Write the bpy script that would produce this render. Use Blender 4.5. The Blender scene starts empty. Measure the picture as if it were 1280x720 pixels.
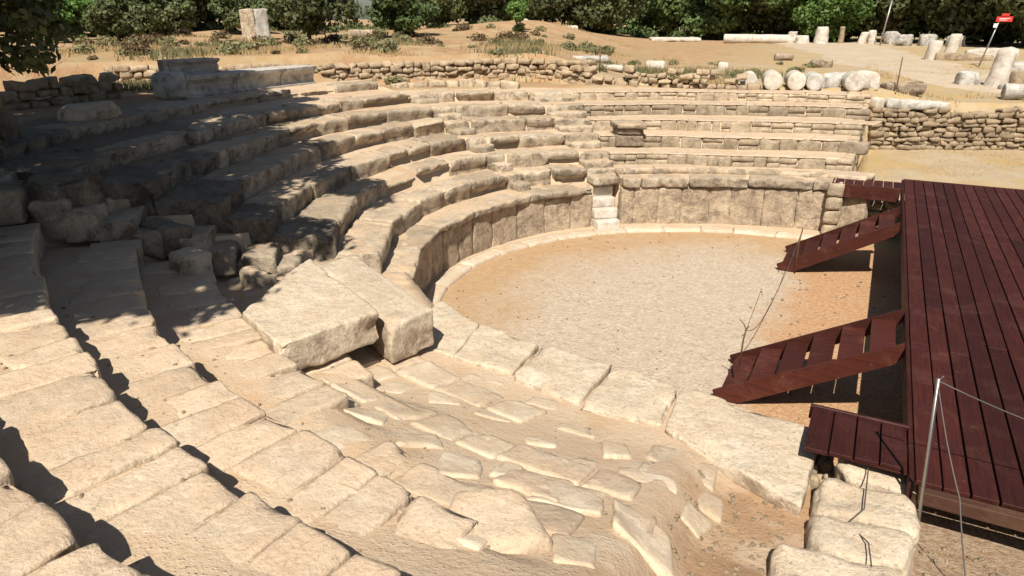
import bpy, math, random
import numpy as np
from mathutils import Vector

random.seed(7)
RNG = np.random.default_rng(11)
PI = math.pi
R_ = math.radians
scene = bpy.context.scene
COL = scene.collection

# ------------------------------------------------------------------ camera
cam_d = bpy.data.cameras.new("camera")
cam_d.sensor_width = 36.0
cam_d.lens = 853.0 / 1280.0 * 36.0
cam_d.clip_start = 0.05
cam_d.clip_end = 3000
cam = bpy.data.objects.new("camera", cam_d)
COL.objects.link(cam)
cam.location = (0, 0, 5.18)
cam.rotation_euler = (R_(90 - 21.5), 0, R_(27.75))
scene.camera = cam

# ------------------------------------------------------------------ sky and sun
world = bpy.data.worlds.new("World")
scene.world = world
world.use_nodes = True
wn = world.node_tree
bg = wn.nodes["Background"]
sky = wn.nodes.new("ShaderNodeTexSky")
sky.sky_type = 'NISHITA'
sky.sun_disc = False
sky.sun_elevation = R_(50)
sky.sun_rotation = R_(162.6)
sky.air_density = 1.0
sky.dust_density = 1.2
wn.links.new(sky.outputs[0], bg.inputs[0])
bg.inputs[1].default_value = 0.05
sun_d = bpy.data.lights.new("sun", 'SUN')
sun_d.energy = 5.0
sun_d.angle = R_(0.55)
sun_d.color = (1.0, 0.93, 0.82)
sun = bpy.data.objects.new("sun", sun_d)
COL.objects.link(sun)
sun.rotation_euler = Vector((-0.25, 0.8, -1.0)).to_track_quat('-Z', 'Y').to_euler()
scene.view_settings.view_transform = 'Standard'
scene.view_settings.look = 'None'
scene.view_settings.exposure = 0.40
scene.view_settings.gamma = 1.0

# ------------------------------------------------------------------ helpers
def tag(o, label=None, cat=None, group=None, kind=None):
    if label: o['label'] = label
    if cat: o['category'] = cat
    if group: o['group'] = group
    if kind: o['kind'] = kind
    return o

def empty(name, loc=(0, 0, 0), rz=0.0, label=None, cat=None, group=None):
    o = bpy.data.objects.new(name, None)
    COL.objects.link(o)
    o.empty_display_size = 0.2
    o.location = loc
    o.rotation_euler = (0, 0, rz)
    return tag(o, label, cat, group)

class MB:
    """collects vertices and faces, builds one mesh object (world coordinates)"""
    def __init__(self):
        self.v = []; self.f = []; self.n = 0
    def add(self, verts, faces):
        verts = np.asarray(verts, float)
        self.v.append(verts)
        faces = np.asarray(faces, int) + self.n if not isinstance(faces, list) else [tuple(i + self.n for i in q) for q in faces]
        self.f.append(faces)
        self.n += len(verts)
    def build(self, name, mat, parent=None, smooth=True, base=(0, 0, 0)):
        me = bpy.data.meshes.new(name)
        V = np.concatenate(self.v) if self.v else np.zeros((0, 3))
        V = V - np.array(base)
        F = []
        for a in self.f:
            F.extend(a.tolist() if isinstance(a, np.ndarray) else a)
        me.from_pydata(V.tolist(), [], F)
        me.materials.append(mat)
        if smooth:
            me.polygons.foreach_set('use_smooth', [True] * len(me.polygons))
        me.update()
        o = bpy.data.objects.new(name, me)
        COL.objects.link(o)
        if parent is not None:
            o.parent = parent
        else:
            o.location = base
        return o

def hash3(ix, iy, iz, seed):
    h = (ix * 374761393 + iy * 668265263 + iz * 2147483647 + seed * 1274126177) & 0xffffffff
    h = ((h ^ (h >> 13)) * 1274126177) & 0xffffffff
    h = (h ^ (h >> 16)) & 0xffffff
    return h / float(0xffffff) * 2 - 1

def vnoise(P, seed=0):
    P = np.asarray(P, float)
    I = np.floor(P).astype(np.int64); F = P - I
    F = F * F * (3 - 2 * F)
    x, y, z = I[..., 0], I[..., 1], I[..., 2]
    fx, fy, fz = F[..., 0], F[..., 1], F[..., 2]
    def c(a, b, d): return hash3(x + a, y + b, z + d, seed)
    c00 = c(0, 0, 0) * (1 - fx) + c(1, 0, 0) * fx
    c10 = c(0, 1, 0) * (1 - fx) + c(1, 1, 0) * fx
    c01 = c(0, 0, 1) * (1 - fx) + c(1, 0, 1) * fx
    c11 = c(0, 1, 1) * (1 - fx) + c(1, 1, 1) * fx
    return (c00 * (1 - fy) + c10 * fy) * (1 - fz) + (c01 * (1 - fy) + c11 * fy) * fz

def fbm(P, seed=0, oct=3):
    s = 0; a = 1.0; t = 0
    for k in range(oct):
        s = s + a * vnoise(P * (2.03 ** k) + 17.3 * k, seed + k); t += a; a *= 0.5
    return s / t

def fbm2(x, y, sc, seed=0, oct=3):
    x = np.asarray(x, float); y = np.asarray(y, float)
    P = np.stack([x * sc, y * sc, np.full_like(x, 0.37)], -1)
    return fbm(P, seed, oct)

_topo = {}
def box_topo(nx, ny, nz):
    k = (nx, ny, nz)
    if k in _topo: return _topo[k]
    idx = {}; L = []; F = []
    def vi(i, j, l):
        t = (i, j, l)
        if t not in idx:
            idx[t] = len(L); L.append(t)
        return idx[t]
    for i in range(nx):
        for j in range(ny):
            F.append((vi(i, j, 0), vi(i, j + 1, 0), vi(i + 1, j + 1, 0), vi(i + 1, j, 0)))
            F.append((vi(i, j, nz), vi(i + 1, j, nz), vi(i + 1, j + 1, nz), vi(i, j + 1, nz)))
    for i in range(nx):
        for l in range(nz):
            F.append((vi(i, 0, l), vi(i + 1, 0, l), vi(i + 1, 0, l + 1), vi(i, 0, l + 1)))
            F.append((vi(i, ny, l), vi(i, ny, l + 1), vi(i + 1, ny, l + 1), vi(i + 1, ny, l)))
    for j in range(ny):
        for l in range(nz):
            F.append((vi(0, j, l), vi(0, j, l + 1), vi(0, j + 1, l + 1), vi(0, j + 1, l)))
            F.append((vi(nx, j, l), vi(nx, j + 1, l), vi(nx, j + 1, l + 1), vi(nx, j, l + 1)))
    _topo[k] = (np.array(L, float), np.array(F, int))
    return _topo[k]

_seed = [100]
def stone(mb, q, zb, zt, seg=0.1, rad=0.04, amp=0.015, chip=0.05, tilt=0.0, dz=None, freq=3.5, bow=0.0, lip=0.0, lipw=0.6, cuts=5, cutd=0.16):
    """a rough hewn block over the plan quad q = [a,b,c,d] (a->b is the front edge, d->c the back edge)"""
    _seed[0] += 1
    sd = _seed[0]
    q = np.array(q, float)[:, :2]
    lx = (np.linalg.norm(q[1] - q[0]) + np.linalg.norm(q[2] - q[3])) / 2
    ly = (np.linalg.norm(q[3] - q[0]) + np.linalg.norm(q[2] - q[1])) / 2
    lz = zt - zb
    nx = int(min(30, max(3, round(lx / seg)))); ny = int(min(26, max(3, round(ly / seg)))); nz = int(min(14, max(2, round(lz / seg))))
    L, F = box_topo(nx, ny, nz)
    H = np.array([lx, ly, lz]) / 2
    N = np.array([nx, ny, nz], float)
    t = L / N * 2 - 1
    # pull grid lines toward the edges so the rounding gets geometry
    t = np.sign(t) * (1 - (1 - np.abs(t)) ** 1.25)
    p = t * H
    rad = min(rad, H.min() * 0.9)
    c = np.clip(p, -(H - rad), H - rad)
    d = p - c
    ln = np.linalg.norm(d, axis=1, keepdims=True)
    dn = d / np.maximum(ln, 1e-6)
    e = (np.abs(t) > 0.999).sum(1)
    p = c + dn * np.minimum(ln, rad)
    nrm = dn
    # broken corners and edges: planar spalls
    rgc = np.random.default_rng(sd)
    for _c in range(cuts):
        nn = rgc.normal(size=3) * np.array([1.0, 1.0, 0.8]); nn[2] = abs(nn[2]) if rgc.random() < 0.75 else nn[2]
        if abs(nn[1]) < 0.5: nn[1] -= 0.6
        nn = nn / np.linalg.norm(nn)
        if np.max(np.abs(nn)) > 0.93: continue
        sup = np.abs(nn) @ H
        dd = sup - rgc.uniform(0.15, 1.0) * cutd * min(H.min() * 2, 0.5) - 0.25 * rad
        ex_ = p @ nn - dd
        p = p - np.maximum(ex_, 0)[:, None] * nn[None]
    u = (p[:, 0] / H[0] + 1) / 2; v = (p[:, 1] / H[1] + 1) / 2; w = (p[:, 2] / H[2] + 1) / 2
    bx = bow * (1 - (2 * u - 1) ** 2) - lip * np.clip((lipw - w) / 0.12, 0, 1) * np.clip(1 - v * 2.2, 0, 1)
    A = q[0][None] * (1 - u)[:, None] + q[1][None] * u[:, None]
    B = q[3][None] * (1 - u)[:, None] + q[2][None] * u[:, None]
    XY = A * (1 - v)[:, None] + B * v[:, None]
    ex = (q[1] - q[0] + q[2] - q[3]); ex = ex / (np.linalg.norm(ex) + 1e-9)
    ey = (q[3] - q[0] + q[2] - q[1]); ey = ey / (np.linalg.norm(ey) + 1e-9)
    XY = XY - ey[None] * bx[:, None] * 1.0
    Z = zb + w * lz
    if tilt:
        ax, ay = random.uniform(-tilt, tilt), random.uniform(-tilt, tilt)
        Z = Z + w * (ax * (u - 0.5) * lx + ay * (v - 0.5) * ly)
    if dz is not None:
        Z = Z + w * (dz[0] * (1 - u) * (1 - v) + dz[1] * u * (1 - v) + dz[2] * u * v + dz[3] * (1 - u) * v)
    P = np.concatenate([XY, Z[:, None]], 1)
    n3 = np.concatenate([ex[None] * nrm[:, :1] + ey[None] * nrm[:, 1:2], nrm[:, 2:]], 1)
    edge = np.clip((e - 0.5) / 1.5, 0, 1)
    near = np.sort(np.abs(t), 1)[:, 1]
    edgy = np.clip((near - 0.55) / 0.45, 0, 1)
    off = fbm(P * freq + sd * 3.17, sd, 4)
    ch = np.maximum(0, vnoise(P * freq * 0.75 + sd * 1.9, sd + 5) - 0.05)
    disp = off * amp * (1 + edgy) - ch * chip * edgy
    P = P + n3 * disp[:, None]
    mb.add(P, F)

def quad_rect(cx, cy, lx, ly, rot):
    c, s = math.cos(rot), math.sin(rot)
    return [(cx + c * a - s * b, cy + s * a + c * b) for a, b in ((-lx/2, -ly/2), (lx/2, -ly/2), (lx/2, ly/2), (-lx/2, ly/2))]

def plain_box(mb, x0, x1, y0, y1, z0, z1, bev=0.008):
    """crisp sawn timber / cut block with small chamfers"""
    xs = (x0, x0 + bev, x1 - bev, x1); 
    V = []; idx = {}
    def ring(z, i):
        return [(x0 + i, y0, z), (x1 - i, y0, z), (x1, y0 + i, z), (x1, y1 - i, z), (x1 - i, y1, z), (x0 + i, y1, z), (x0, y1 - i, z), (x0, y0 + i, z)]
    b = bev
    r0 = [(x0+b, y0+b, z0), (x1-b, y0+b, z0), (x1-b, y1-b, z0), (x0+b, y1-b, z0)]
    r1 = [(x0, y0, z0+b), (x1, y0, z0+b), (x1, y1, z0+b), (x0, y1, z0+b)]
    r2 = [(x0, y0, z1-b), (x1, y0, z1-b), (x1, y1, z1-b), (x0, y1, z1-b)]
    r3 = [(x0+b, y0+b, z1), (x1-b, y0+b, z1), (x1-b, y1-b, z1), (x0+b, y1-b, z1)]
    V = r0 + r1 + r2 + r3
    F = [(3, 2, 1, 0), (12, 13, 14, 15)]
    for k in range(3):
        for i in range(4):
            j = (i + 1) % 4
            F.append((k*4+i, k*4+j, k*4+4+j, k*4+4+i))
    mb.add(np.array(V), F)

def tube(mb, pts, r, n=7, r2=None):
    pts = [Vector(p) for p in pts]
    V = []; F = []
    m = len(pts)
    for k, p in enumerate(pts):
        t = (pts[min(k+1, m-1)] - pts[max(k-1, 0)]).normalized()
        a = t.cross(Vector((0.13, 0.31, 0.94)))
        if a.length < 0.05: a = t.cross(Vector((1, 0, 0)))
        a.normalize(); b = t.cross(a)
        rr = r if r2 is None else r + (r2 - r) * k / (m - 1)
        for i in range(n):
            an = 2 * PI * i / n
            V.append(p + a * math.cos(an) * rr + b * math.sin(an) * rr)
    for k in range(m - 1):
        for i in range(n):
            j = (i + 1) % n
            F.append((k*n+i, k*n+j, (k+1)*n+j, (k+1)*n+i))
    F.append(tuple(range(n))[::-1]); F.append(tuple((m-1)*n+i for i in range(n)))
    mb.add(np.array([tuple(v) for v in V]), F)

# ------------------------------------------------------------------ materials
def newmat(name):
    m = bpy.data.materials.new(name); m.use_nodes = True
    nt = m.node_tree
    b = nt.nodes["Principled BSDF"]
    return m, nt, b

def nd(nt, t, **kw):
    n = nt.nodes.new(t)
    for k, v in kw.items(): setattr(n, k, v)
    return n

def noise(nt, pos, scale, detail=4, rough=0.55, dist=0.0):
    n = nd(nt, "ShaderNodeTexNoise")
    n.inputs["Scale"].default_value = scale
    n.inputs["Detail"].default_value = detail
    n.inputs["Roughness"].default_value = rough
    n.inputs["Distortion"].default_value = dist
    nt.links.new(pos, n.inputs["Vector"])
    return n.outputs["Fac"]

def ramp(nt, fac, a, b):
    r = nd(nt, "ShaderNodeMapRange"); r.clamp = True
    r.inputs[1].default_value = a; r.inputs[2].default_value = b
    nt.links.new(fac, r.inputs[0])
    return r.outputs[0]

def mixc(nt, fac, c1, c2, blend='MIX'):
    m = nd(nt, "ShaderNodeMix", data_type='RGBA', blend_type=blend)
    if isinstance(fac, (int, float)): m.inputs[0].default_value = fac
    else: nt.links.new(fac, m.inputs[0])
    for i, c in ((6, c1), (7, c2)):
        if isinstance(c, tuple): m.inputs[i].default_value = (*c, 1)
        else: nt.links.new(c, m.inputs[i])
    return m.outputs[2]

def math_(nt, op, a, b=None):
    m = nd(nt, "ShaderNodeMath", operation=op)
    for i, c in ((0, a), (1, b)):
        if c is None: continue
        if isinstance(c, (int, float)): m.inputs[i].default_value = c
        else: nt.links.new(c, m.inputs[i])
    return m.outputs[0]

def bump(nt, bsdf, h, strength, dist):
    b = nd(nt, "ShaderNodeBump")
    b.inputs["Strength"].default_value = strength
    b.inputs["Distance"].default_value = dist
    nt.links.new(h, b.inputs["Height"])
    nt.links.new(b.outputs[0], bsdf.inputs["Normal"])

def stone_mat(name, c1, c2, stain=(0.16, 0.13, 0.10), stain_amt=0.5, dust=(0.56, 0.40, 0.25), dust_amt=0.6, fleck=0.5,
              bumps=0.6, var=0.25, face_stain=0.5, crackamt=0.0):
    m, nt, b = newmat(name)
    geo = nd(nt, "ShaderNodeNewGeometry"); pos = geo.outputs["Position"]
    oi = nd(nt, "ShaderNodeObjectInfo")
    n1 = noise(nt, pos, 1.7, 5); n2 = noise(nt, pos, 9, 6, 0.65); n3 = noise(nt, pos, 45, 4, 0.7); n4 = noise(nt, pos, 3.2, 6, 0.7, 0.4)
    col = mixc(nt, ramp(nt, n1, 0.35, 0.65), c1, c2)
    dk = tuple(x * 0.62 for x in c2)
    col = mixc(nt, math_(nt, 'MULTIPLY', ramp(nt, n2, 0.45, 0.72), fleck), col, dk)
    lt = tuple(min(0.85, x * 1.25) for x in c1)
    col = mixc(nt, math_(nt, 'MULTIPLY', ramp(nt, n3, 0.52, 0.75), 0.45), col, lt)
    # dark weathering crust in patches, stronger on the standing faces
    sep = nd(nt, "ShaderNodeSeparateXYZ"); nt.links.new(geo.outputs["True Normal"], sep.inputs[0])
    up = ramp(nt, sep.outputs[2], 0.3, 0.85)
    side = math_(nt, 'SUBTRACT', 1.0, up)
    crust = ramp(nt, n4, 0.50, 0.66)
    crust2 = ramp(nt, n4, 0.42, 0.62)
    amt = math_(nt, 'ADD', math_(nt, 'MULTIPLY', crust, stain_amt * 0.5), math_(nt, 'MULTIPLY', math_(nt, 'MULTIPLY', crust2, side), face_stain))
    col = mixc(nt, math_(nt, 'MINIMUM', amt, 0.9), col, stain)
    # sandy dust lying on top
    dm = math_(nt, 'MULTIPLY', math_(nt, 'MULTIPLY', up, ramp(nt, noise(nt, pos, 2.3, 4), 0.38, 0.6)), dust_amt)
    col = mixc(nt, dm, col, dust)
    n5 = noise(nt, pos, 5.5, 8, 0.78, 0.2)
    col = mixc(nt, math_(nt, 'MULTIPLY', ramp(nt, n5, 0.56, 0.64), 0.45), col, tuple(min(0.8, x * 1.22) for x in c1))
    col = mixc(nt, math_(nt, 'MULTIPLY', ramp(nt, n5, 0.46, 0.40), 0.45 * stain_amt + 0.1), col, tuple(0.5 * a + 0.5 * b for a, b in zip(c2, stain)))
    # pits and hairline cracks
    pit = ramp(nt, noise(nt, pos, 24, 6, 0.85), 0.57, 0.67)
    vc = nd(nt, "ShaderNodeTexVoronoi", feature='DISTANCE_TO_EDGE'); vc.inputs["Scale"].default_value = 2.6
    wv = nd(nt, "ShaderNodeVectorMath", operation='ADD'); nt.links.new(pos, wv.inputs[0])
    nc = nd(nt, "ShaderNodeTexNoise"); nc.inputs["Scale"].default_value = 5; nc.inputs["Detail"].default_value = 6; nt.links.new(pos, nc.inputs["Vector"]); 
    wm = nd(nt, "ShaderNodeVectorMath", operation='SCALE'); nt.links.new(nc.outputs["Color"], wm.inputs[0]); wm.inputs["Scale"].default_value = 0.35
    nt.links.new(wm.outputs[0], wv.inputs[1]); nt.links.new(wv.outputs[0], vc.inputs["Vector"])
    crack = math_(nt, 'MULTIPLY', ramp(nt, vc.outputs["Distance"], 0.022, 0.0), ramp(nt, n1, 0.42, 0.55))
    pc = math_(nt, 'MAXIMUM', math_(nt, 'MULTIPLY', pit, 0.55), math_(nt, 'MULTIPLY', crack, crackamt))
    col = mixc(nt, pc, col, tuple(x * 0.7 for x in stain))
    # each stone its own tone
    v = math_(nt, 'ADD', math_(nt, 'MULTIPLY', oi.outputs["Random"], var), 1 - var * 0.6)
    hs = nd(nt, "ShaderNodeHueSaturation"); nt.links.new(col, hs.inputs["Color"]); nt.links.new(v, hs.inputs["Value"])
    nt.links.new(hs.outputs[0], b.inputs["Base Color"])
    b.inputs["Roughness"].default_value = 0.92
    b.inputs["Specular IOR Level"].default_value = 0.15
    hh = math_(nt, 'ADD', math_(nt, 'MULTIPLY', n2, 1.3), math_(nt, 'ADD', math_(nt, 'MULTIPLY', n3, 0.35), math_(nt, 'MULTIPLY', n4, 1.2)))
    hh = math_(nt, 'SUBTRACT', hh, math_(nt, 'MULTIPLY', pc, 0.7))
    bump(nt, b, hh, bumps, 0.05)
    return m

M = {}
M['lime'] = stone_mat('cream limestone', (0.56, 0.47, 0.35), (0.41, 0.33, 0.24), stain=(0.15, 0.12, 0.09), stain_amt=0.65, face_stain=0.7, var=0.35)
M['lime_near'] = stone_mat('pale limestone', (0.63, 0.52, 0.385), (0.55, 0.43, 0.305), stain=(0.34, 0.25, 0.17), stain_amt=0.35, dust_amt=0.85, face_stain=0.6, var=0.2, fleck=0.35, dust=(0.585, 0.435, 0.30), bumps=0.5)
M['paver'] = stone_mat('worn cream paving stone', (0.66, 0.56, 0.43), (0.57, 0.46, 0.33), stain=(0.36, 0.26, 0.17), stain_amt=0.25, dust_amt=0.45, face_stain=0.4, var=0.22, fleck=0.3, bumps=0.4)
M['lichen_shade'] = stone_mat('lichened limestone with painted tree shade', (0.34, 0.29, 0.22), (0.20, 0.165, 0.125), stain=(0.07, 0.06, 0.05), stain_amt=0.7, face_stain=0.6, dust_amt=0.15, fleck=0.6, bumps=0.9)  # lichened stone, its colour also darkened to deepen the tree shade
M['slab'] = stone_mat('grey cream limestone slab', (0.66, 0.565, 0.435), (0.57, 0.47, 0.345), stain=(0.24, 0.17, 0.115), stain_amt=0.2, dust_amt=0.3, face_stain=0.75, var=0.12, fleck=0.5, bumps=0.6)
M['ortho'] = stone_mat('wall slab limestone', (0.56, 0.455, 0.33), (0.44, 0.34, 0.24), stain=(0.18, 0.14, 0.105), stain_amt=0.5, face_stain=0.55, dust_amt=0.3, var=0.12, bumps=0.8)
M['small'] = stone_mat('small squared limestone', (0.52, 0.43, 0.31), (0.36, 0.29, 0.205), stain=(0.17, 0.125, 0.085), stain_amt=0.3, face_stain=0.5, dust_amt=0.7, var=0.5)
M['rubble'] = stone_mat('rubble fieldstone', (0.46, 0.36, 0.24), (0.33, 0.25, 0.165), stain=(0.13, 0.10, 0.075), stain_amt=0.4, face_stain=0.4, dust_amt=0.3, var=0.5)
M['marble'] = stone_mat('white marble', (0.66, 0.61, 0.54), (0.53, 0.47, 0.39), stain=(0.30, 0.25, 0.19), stain_amt=0.5, face_stain=0.35, dust_amt=0.2, fleck=0.4, bumps=0.35, var=0.15)
M['kerb'] = stone_mat('dusty pale marble', (0.66, 0.58, 0.47), (0.56, 0.46, 0.34), stain=(0.40, 0.28, 0.18), stain_amt=0.5, face_stain=0.3, dust_amt=0.6, fleck=0.3, bumps=0.4, var=0.15)
M['greymarble'] = stone_mat('weathered grey marble', (0.58, 0.55, 0.50), (0.44, 0.41, 0.36), stain=(0.15, 0.14, 0.125), stain_amt=0.6, face_stain=0.5, dust_amt=0.1, fleck=0.4, bumps=0.35, var=0.2)
M['throne'] = stone_mat('brown weathered marble', (0.46, 0.38, 0.28), (0.27, 0.21, 0.15), stain=(0.10, 0.075, 0.055), stain_amt=0.5, face_stain=0.8, dust_amt=0.5)

def soil_mat(name, cols, peb=(0.55, 0.45, 0.34), pebamt=0.5, scale=1.0, bumps=0.6, pebscale=30):
    m, nt, b = newmat(name)
    geo = nd(nt, "ShaderNodeNewGeometry"); pos = geo.outputs["Position"]
    a = noise(nt, pos, 0.7 * scale, 6, 0.6, 0.6); f = noise(nt, pos, 22 * scale, 5, 0.7); g = noise(nt, pos, 4 * scale, 5, 0.6)
    col = mixc(nt, ramp(nt, a, 0.36, 0.62), cols[0], cols[1])
    col = mixc(nt, math_(nt, 'MULTIPLY', ramp(nt, g, 0.48, 0.68), 0.6), col, cols[2])
    vo = nd(nt, "ShaderNodeTexVoronoi"); vo.inputs["Scale"].default_value = pebscale; nt.links.new(pos, vo.inputs["Vector"])
    pm = math_(nt, 'MULTIPLY', ramp(nt, vo.outputs["Distance"], 0.34, 0.2), ramp(nt, g, 0.40, 0.6))
    col = mixc(nt, math_(nt, 'MULTIPLY', pm, pebamt), col, peb)
    col = mixc(nt, math_(nt, 'MULTIPLY', ramp(nt, f, 0.55, 0.8), 0.35), col, tuple(x * 0.6 for x in cols[1]))
    if name == 'sandy earth':
        sx = nd(nt, "ShaderNodeSeparateXYZ"); nt.links.new(pos, sx.inputs[0])
        nn = noise(nt, pos, 2.2, 6, 0.7)
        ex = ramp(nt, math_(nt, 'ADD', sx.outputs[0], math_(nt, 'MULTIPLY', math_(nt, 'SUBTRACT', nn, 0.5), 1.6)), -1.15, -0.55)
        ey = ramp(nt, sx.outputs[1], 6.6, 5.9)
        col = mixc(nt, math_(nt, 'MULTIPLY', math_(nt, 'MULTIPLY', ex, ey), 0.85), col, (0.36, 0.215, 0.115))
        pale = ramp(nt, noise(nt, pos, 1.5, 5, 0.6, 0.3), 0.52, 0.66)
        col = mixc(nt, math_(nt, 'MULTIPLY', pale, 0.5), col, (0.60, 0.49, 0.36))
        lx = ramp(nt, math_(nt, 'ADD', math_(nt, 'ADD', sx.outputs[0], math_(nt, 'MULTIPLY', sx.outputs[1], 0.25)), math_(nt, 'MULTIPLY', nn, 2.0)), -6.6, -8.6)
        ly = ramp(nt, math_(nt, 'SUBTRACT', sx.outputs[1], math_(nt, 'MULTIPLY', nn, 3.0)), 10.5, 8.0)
        col = mixc(nt, math_(nt, 'MULTIPLY', math_(nt, 'MULTIPLY', lx, ly), 0.8), col, (0.20, 0.145, 0.095))  # earth colour darkened at the far left, painting in deeper tree shade
        rust = ramp(nt, noise(nt, pos, 0.9, 5, 0.65, 0.6), 0.55, 0.68)
        col = mixc(nt, math_(nt, 'MULTIPLY', rust, 0.5), col, (0.50, 0.32, 0.18))
    nt.links.new(col, b.inputs["Base Color"])
    b.inputs["Roughness"].default_value = 0.95; b.inputs["Specular IOR Level"].default_value = 0.1
    hh = math_(nt, 'ADD', math_(nt, 'MULTIPLY', f, 0.6), math_(nt, 'ADD', math_(nt, 'MULTIPLY', g, 0.8), math_(nt, 'MULTIPLY', pm, 0.5 * pebamt)))
    bump(nt, b, hh, bumps, 0.04)
    return m
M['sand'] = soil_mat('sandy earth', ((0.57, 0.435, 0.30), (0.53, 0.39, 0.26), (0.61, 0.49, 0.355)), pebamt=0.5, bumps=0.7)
M['path'] = soil_mat('trodden path gravel', ((0.50, 0.41, 0.30), (0.45, 0.355, 0.25), (0.56, 0.47, 0.36)), pebamt=0.3, bumps=0.3)

def floor_mat():
    m, nt, b = newmat('orchestra gravel')
    geo = nd(nt, "ShaderNodeNewGeometry"); pos = geo.outputs["Position"]
    sub = nd(nt, "ShaderNodeVectorMath", operation='SUBTRACT'); nt.links.new(pos, sub.inputs[0]); sub.inputs[1].default_value = (CX + 1.2, CY - 0.7, 0)
    sc = nd(nt, "ShaderNodeVectorMath", operation='MULTIPLY'); nt.links.new(sub.outputs[0], sc.inputs[0]); sc.inputs[1].default_value = (1.0, 1.0, 0)
    ln = nd(nt, "ShaderNodeVectorMath", operation='LENGTH'); nt.links.new(sc.outputs[0], ln.inputs[0])
    big = noise(nt, pos, 0.8, 5, 0.6, 0.5)
    d = math_(nt, 'ADD', ln.outputs["Value"], math_(nt, 'MULTIPLY', math_(nt, 'SUBTRACT', big, 0.5), 3.2))
    ring = ramp(nt, d, 4.0, 6.0)
    f = noise(nt, pos, 30, 5, 0.75); g = noise(nt, pos, 5, 5, 0.7)
    grav = mixc(nt, ramp(nt, g, 0.35, 0.65), (0.53, 0.435, 0.33), (0.46, 0.365, 0.265))
    vo = nd(nt, "ShaderNodeTexVoronoi"); vo.inputs["Scale"].default_value = 22; nt.links.new(pos, vo.inputs["Vector"])
    hs = nd(nt, "ShaderNodeSeparateColor"); nt.links.new(vo.outputs["Color"], hs.inputs[0])
    grav = mixc(nt, math_(nt, 'MULTIPLY', ramp(nt, hs.outputs[0], 0.7, 1.0), 0.5), grav, (0.68, 0.60, 0.50))
    grav = mixc(nt, math_(nt, 'MULTIPLY', ramp(nt, hs.outputs[1], 0.8, 1.0), 0.5), grav, (0.30, 0.22, 0.16))
    dirt = mixc(nt, ramp(nt, g, 0.35, 0.65), (0.49, 0.335, 0.195), (0.42, 0.275, 0.15))
    col = mixc(nt, ring, grav, dirt)
    # straw and leaf litter towards the stage
    sx = nd(nt, "ShaderNodeSeparateXYZ"); nt.links.new(pos, sx.inputs[0])
    rt = ramp(nt, math_(nt, 'ADD', sx.outputs[0], math_(nt, 'MULTIPLY', math_(nt, 'SUBTRACT', big, 0.5), 1.8)), -1.35, -0.75)
    straw = mixc(nt, ramp(nt, noise(nt, pos, 16, 5, 0.75), 0.42, 0.62), (0.44, 0.24, 0.12), (0.52, 0.36, 0.22))
    col = mixc(nt, rt, col, straw)
    nt.links.new(col, b.inputs["Base Color"])
    b.inputs["Roughness"].default_value = 0.95; b.inputs["Specular IOR Level"].default_value = 0.1
    hh = math_(nt, 'ADD', f, math_(nt, 'MULTIPLY', vo.outputs["Distance"], 0.8))
    bump(nt, b, hh, 0.6, 0.03)
    return m

def terrain_mat():
    m, nt, b = newmat('dry ground')
    geo = nd(nt, "ShaderNodeNewGeometry"); pos = geo.outputs["Position"]
    a = noise(nt, pos, 0.23, 6, 0.6, 0.5); g = noise(nt, pos, 1.3, 6, 0.65); f = noise(nt, pos, 14, 5, 0.75)
    sx = nd(nt, "ShaderNodeSeparateXYZ"); nt.links.new(pos, sx.inputs[0])
    red = mixc(nt, ramp(nt, g, 0.4, 0.62), (0.40, 0.235, 0.125), (0.46, 0.335, 0.195))
    red = mixc(nt, math_(nt, 'MULTIPLY', ramp(nt, a, 0.5, 0.65), 0.7), red, (0.36, 0.28, 0.15))
    red = mixc(nt, math_(nt, 'MULTIPLY', ramp(nt, noise(nt, pos, 3.1, 6, 0.7), 0.54, 0.66), 0.7), red, (0.42, 0.33, 0.21))
    yel = mixc(nt, ramp(nt, g, 0.36, 0.62), (0.47, 0.36, 0.21), (0.50, 0.34, 0.135))
    yel = mixc(nt, math_(nt, 'MULTIPLY', ramp(nt, a, 0.46, 0.6), 0.7), yel, (0.50, 0.415, 0.30))
    yel = mixc(nt, math_(nt, 'MULTIPLY', ramp(nt, noise(nt, pos, 2.6, 6, 0.75), 0.48, 0.62), 0.75), yel, (0.40, 0.335, 0.25))
    xr = ramp(nt, math_(nt, 'ADD', sx.outputs[0], math_(nt, 'MULTIPLY', a, 6)), -9.0, -1.0)
    col = mixc(nt, xr, red, yel)
    # near, south of the stage: brown gravelly soil
    br = mixc(nt, ramp(nt, f, 0.42, 0.62), (0.36, 0.24, 0.15), (0.52, 0.40, 0.28))
    ny = ramp(nt, sx.outputs[1], 9.0, 7.0)
    col = mixc(nt, ny, col, br)
    col = mixc(nt, math_(nt, 'MULTIPLY', ramp(nt, f, 0.55, 0.8), 0.4), col, (0.20, 0.13, 0.07))
    nt.links.new(col, b.inputs["Base Color"])
    b.inputs["Roughness"].default_value = 0.95; b.inputs["Specular IOR Level"].default_value = 0.1
    bump(nt, b, math_(nt, 'ADD', f, g), 0.7, 0.08)
    return m

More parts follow.
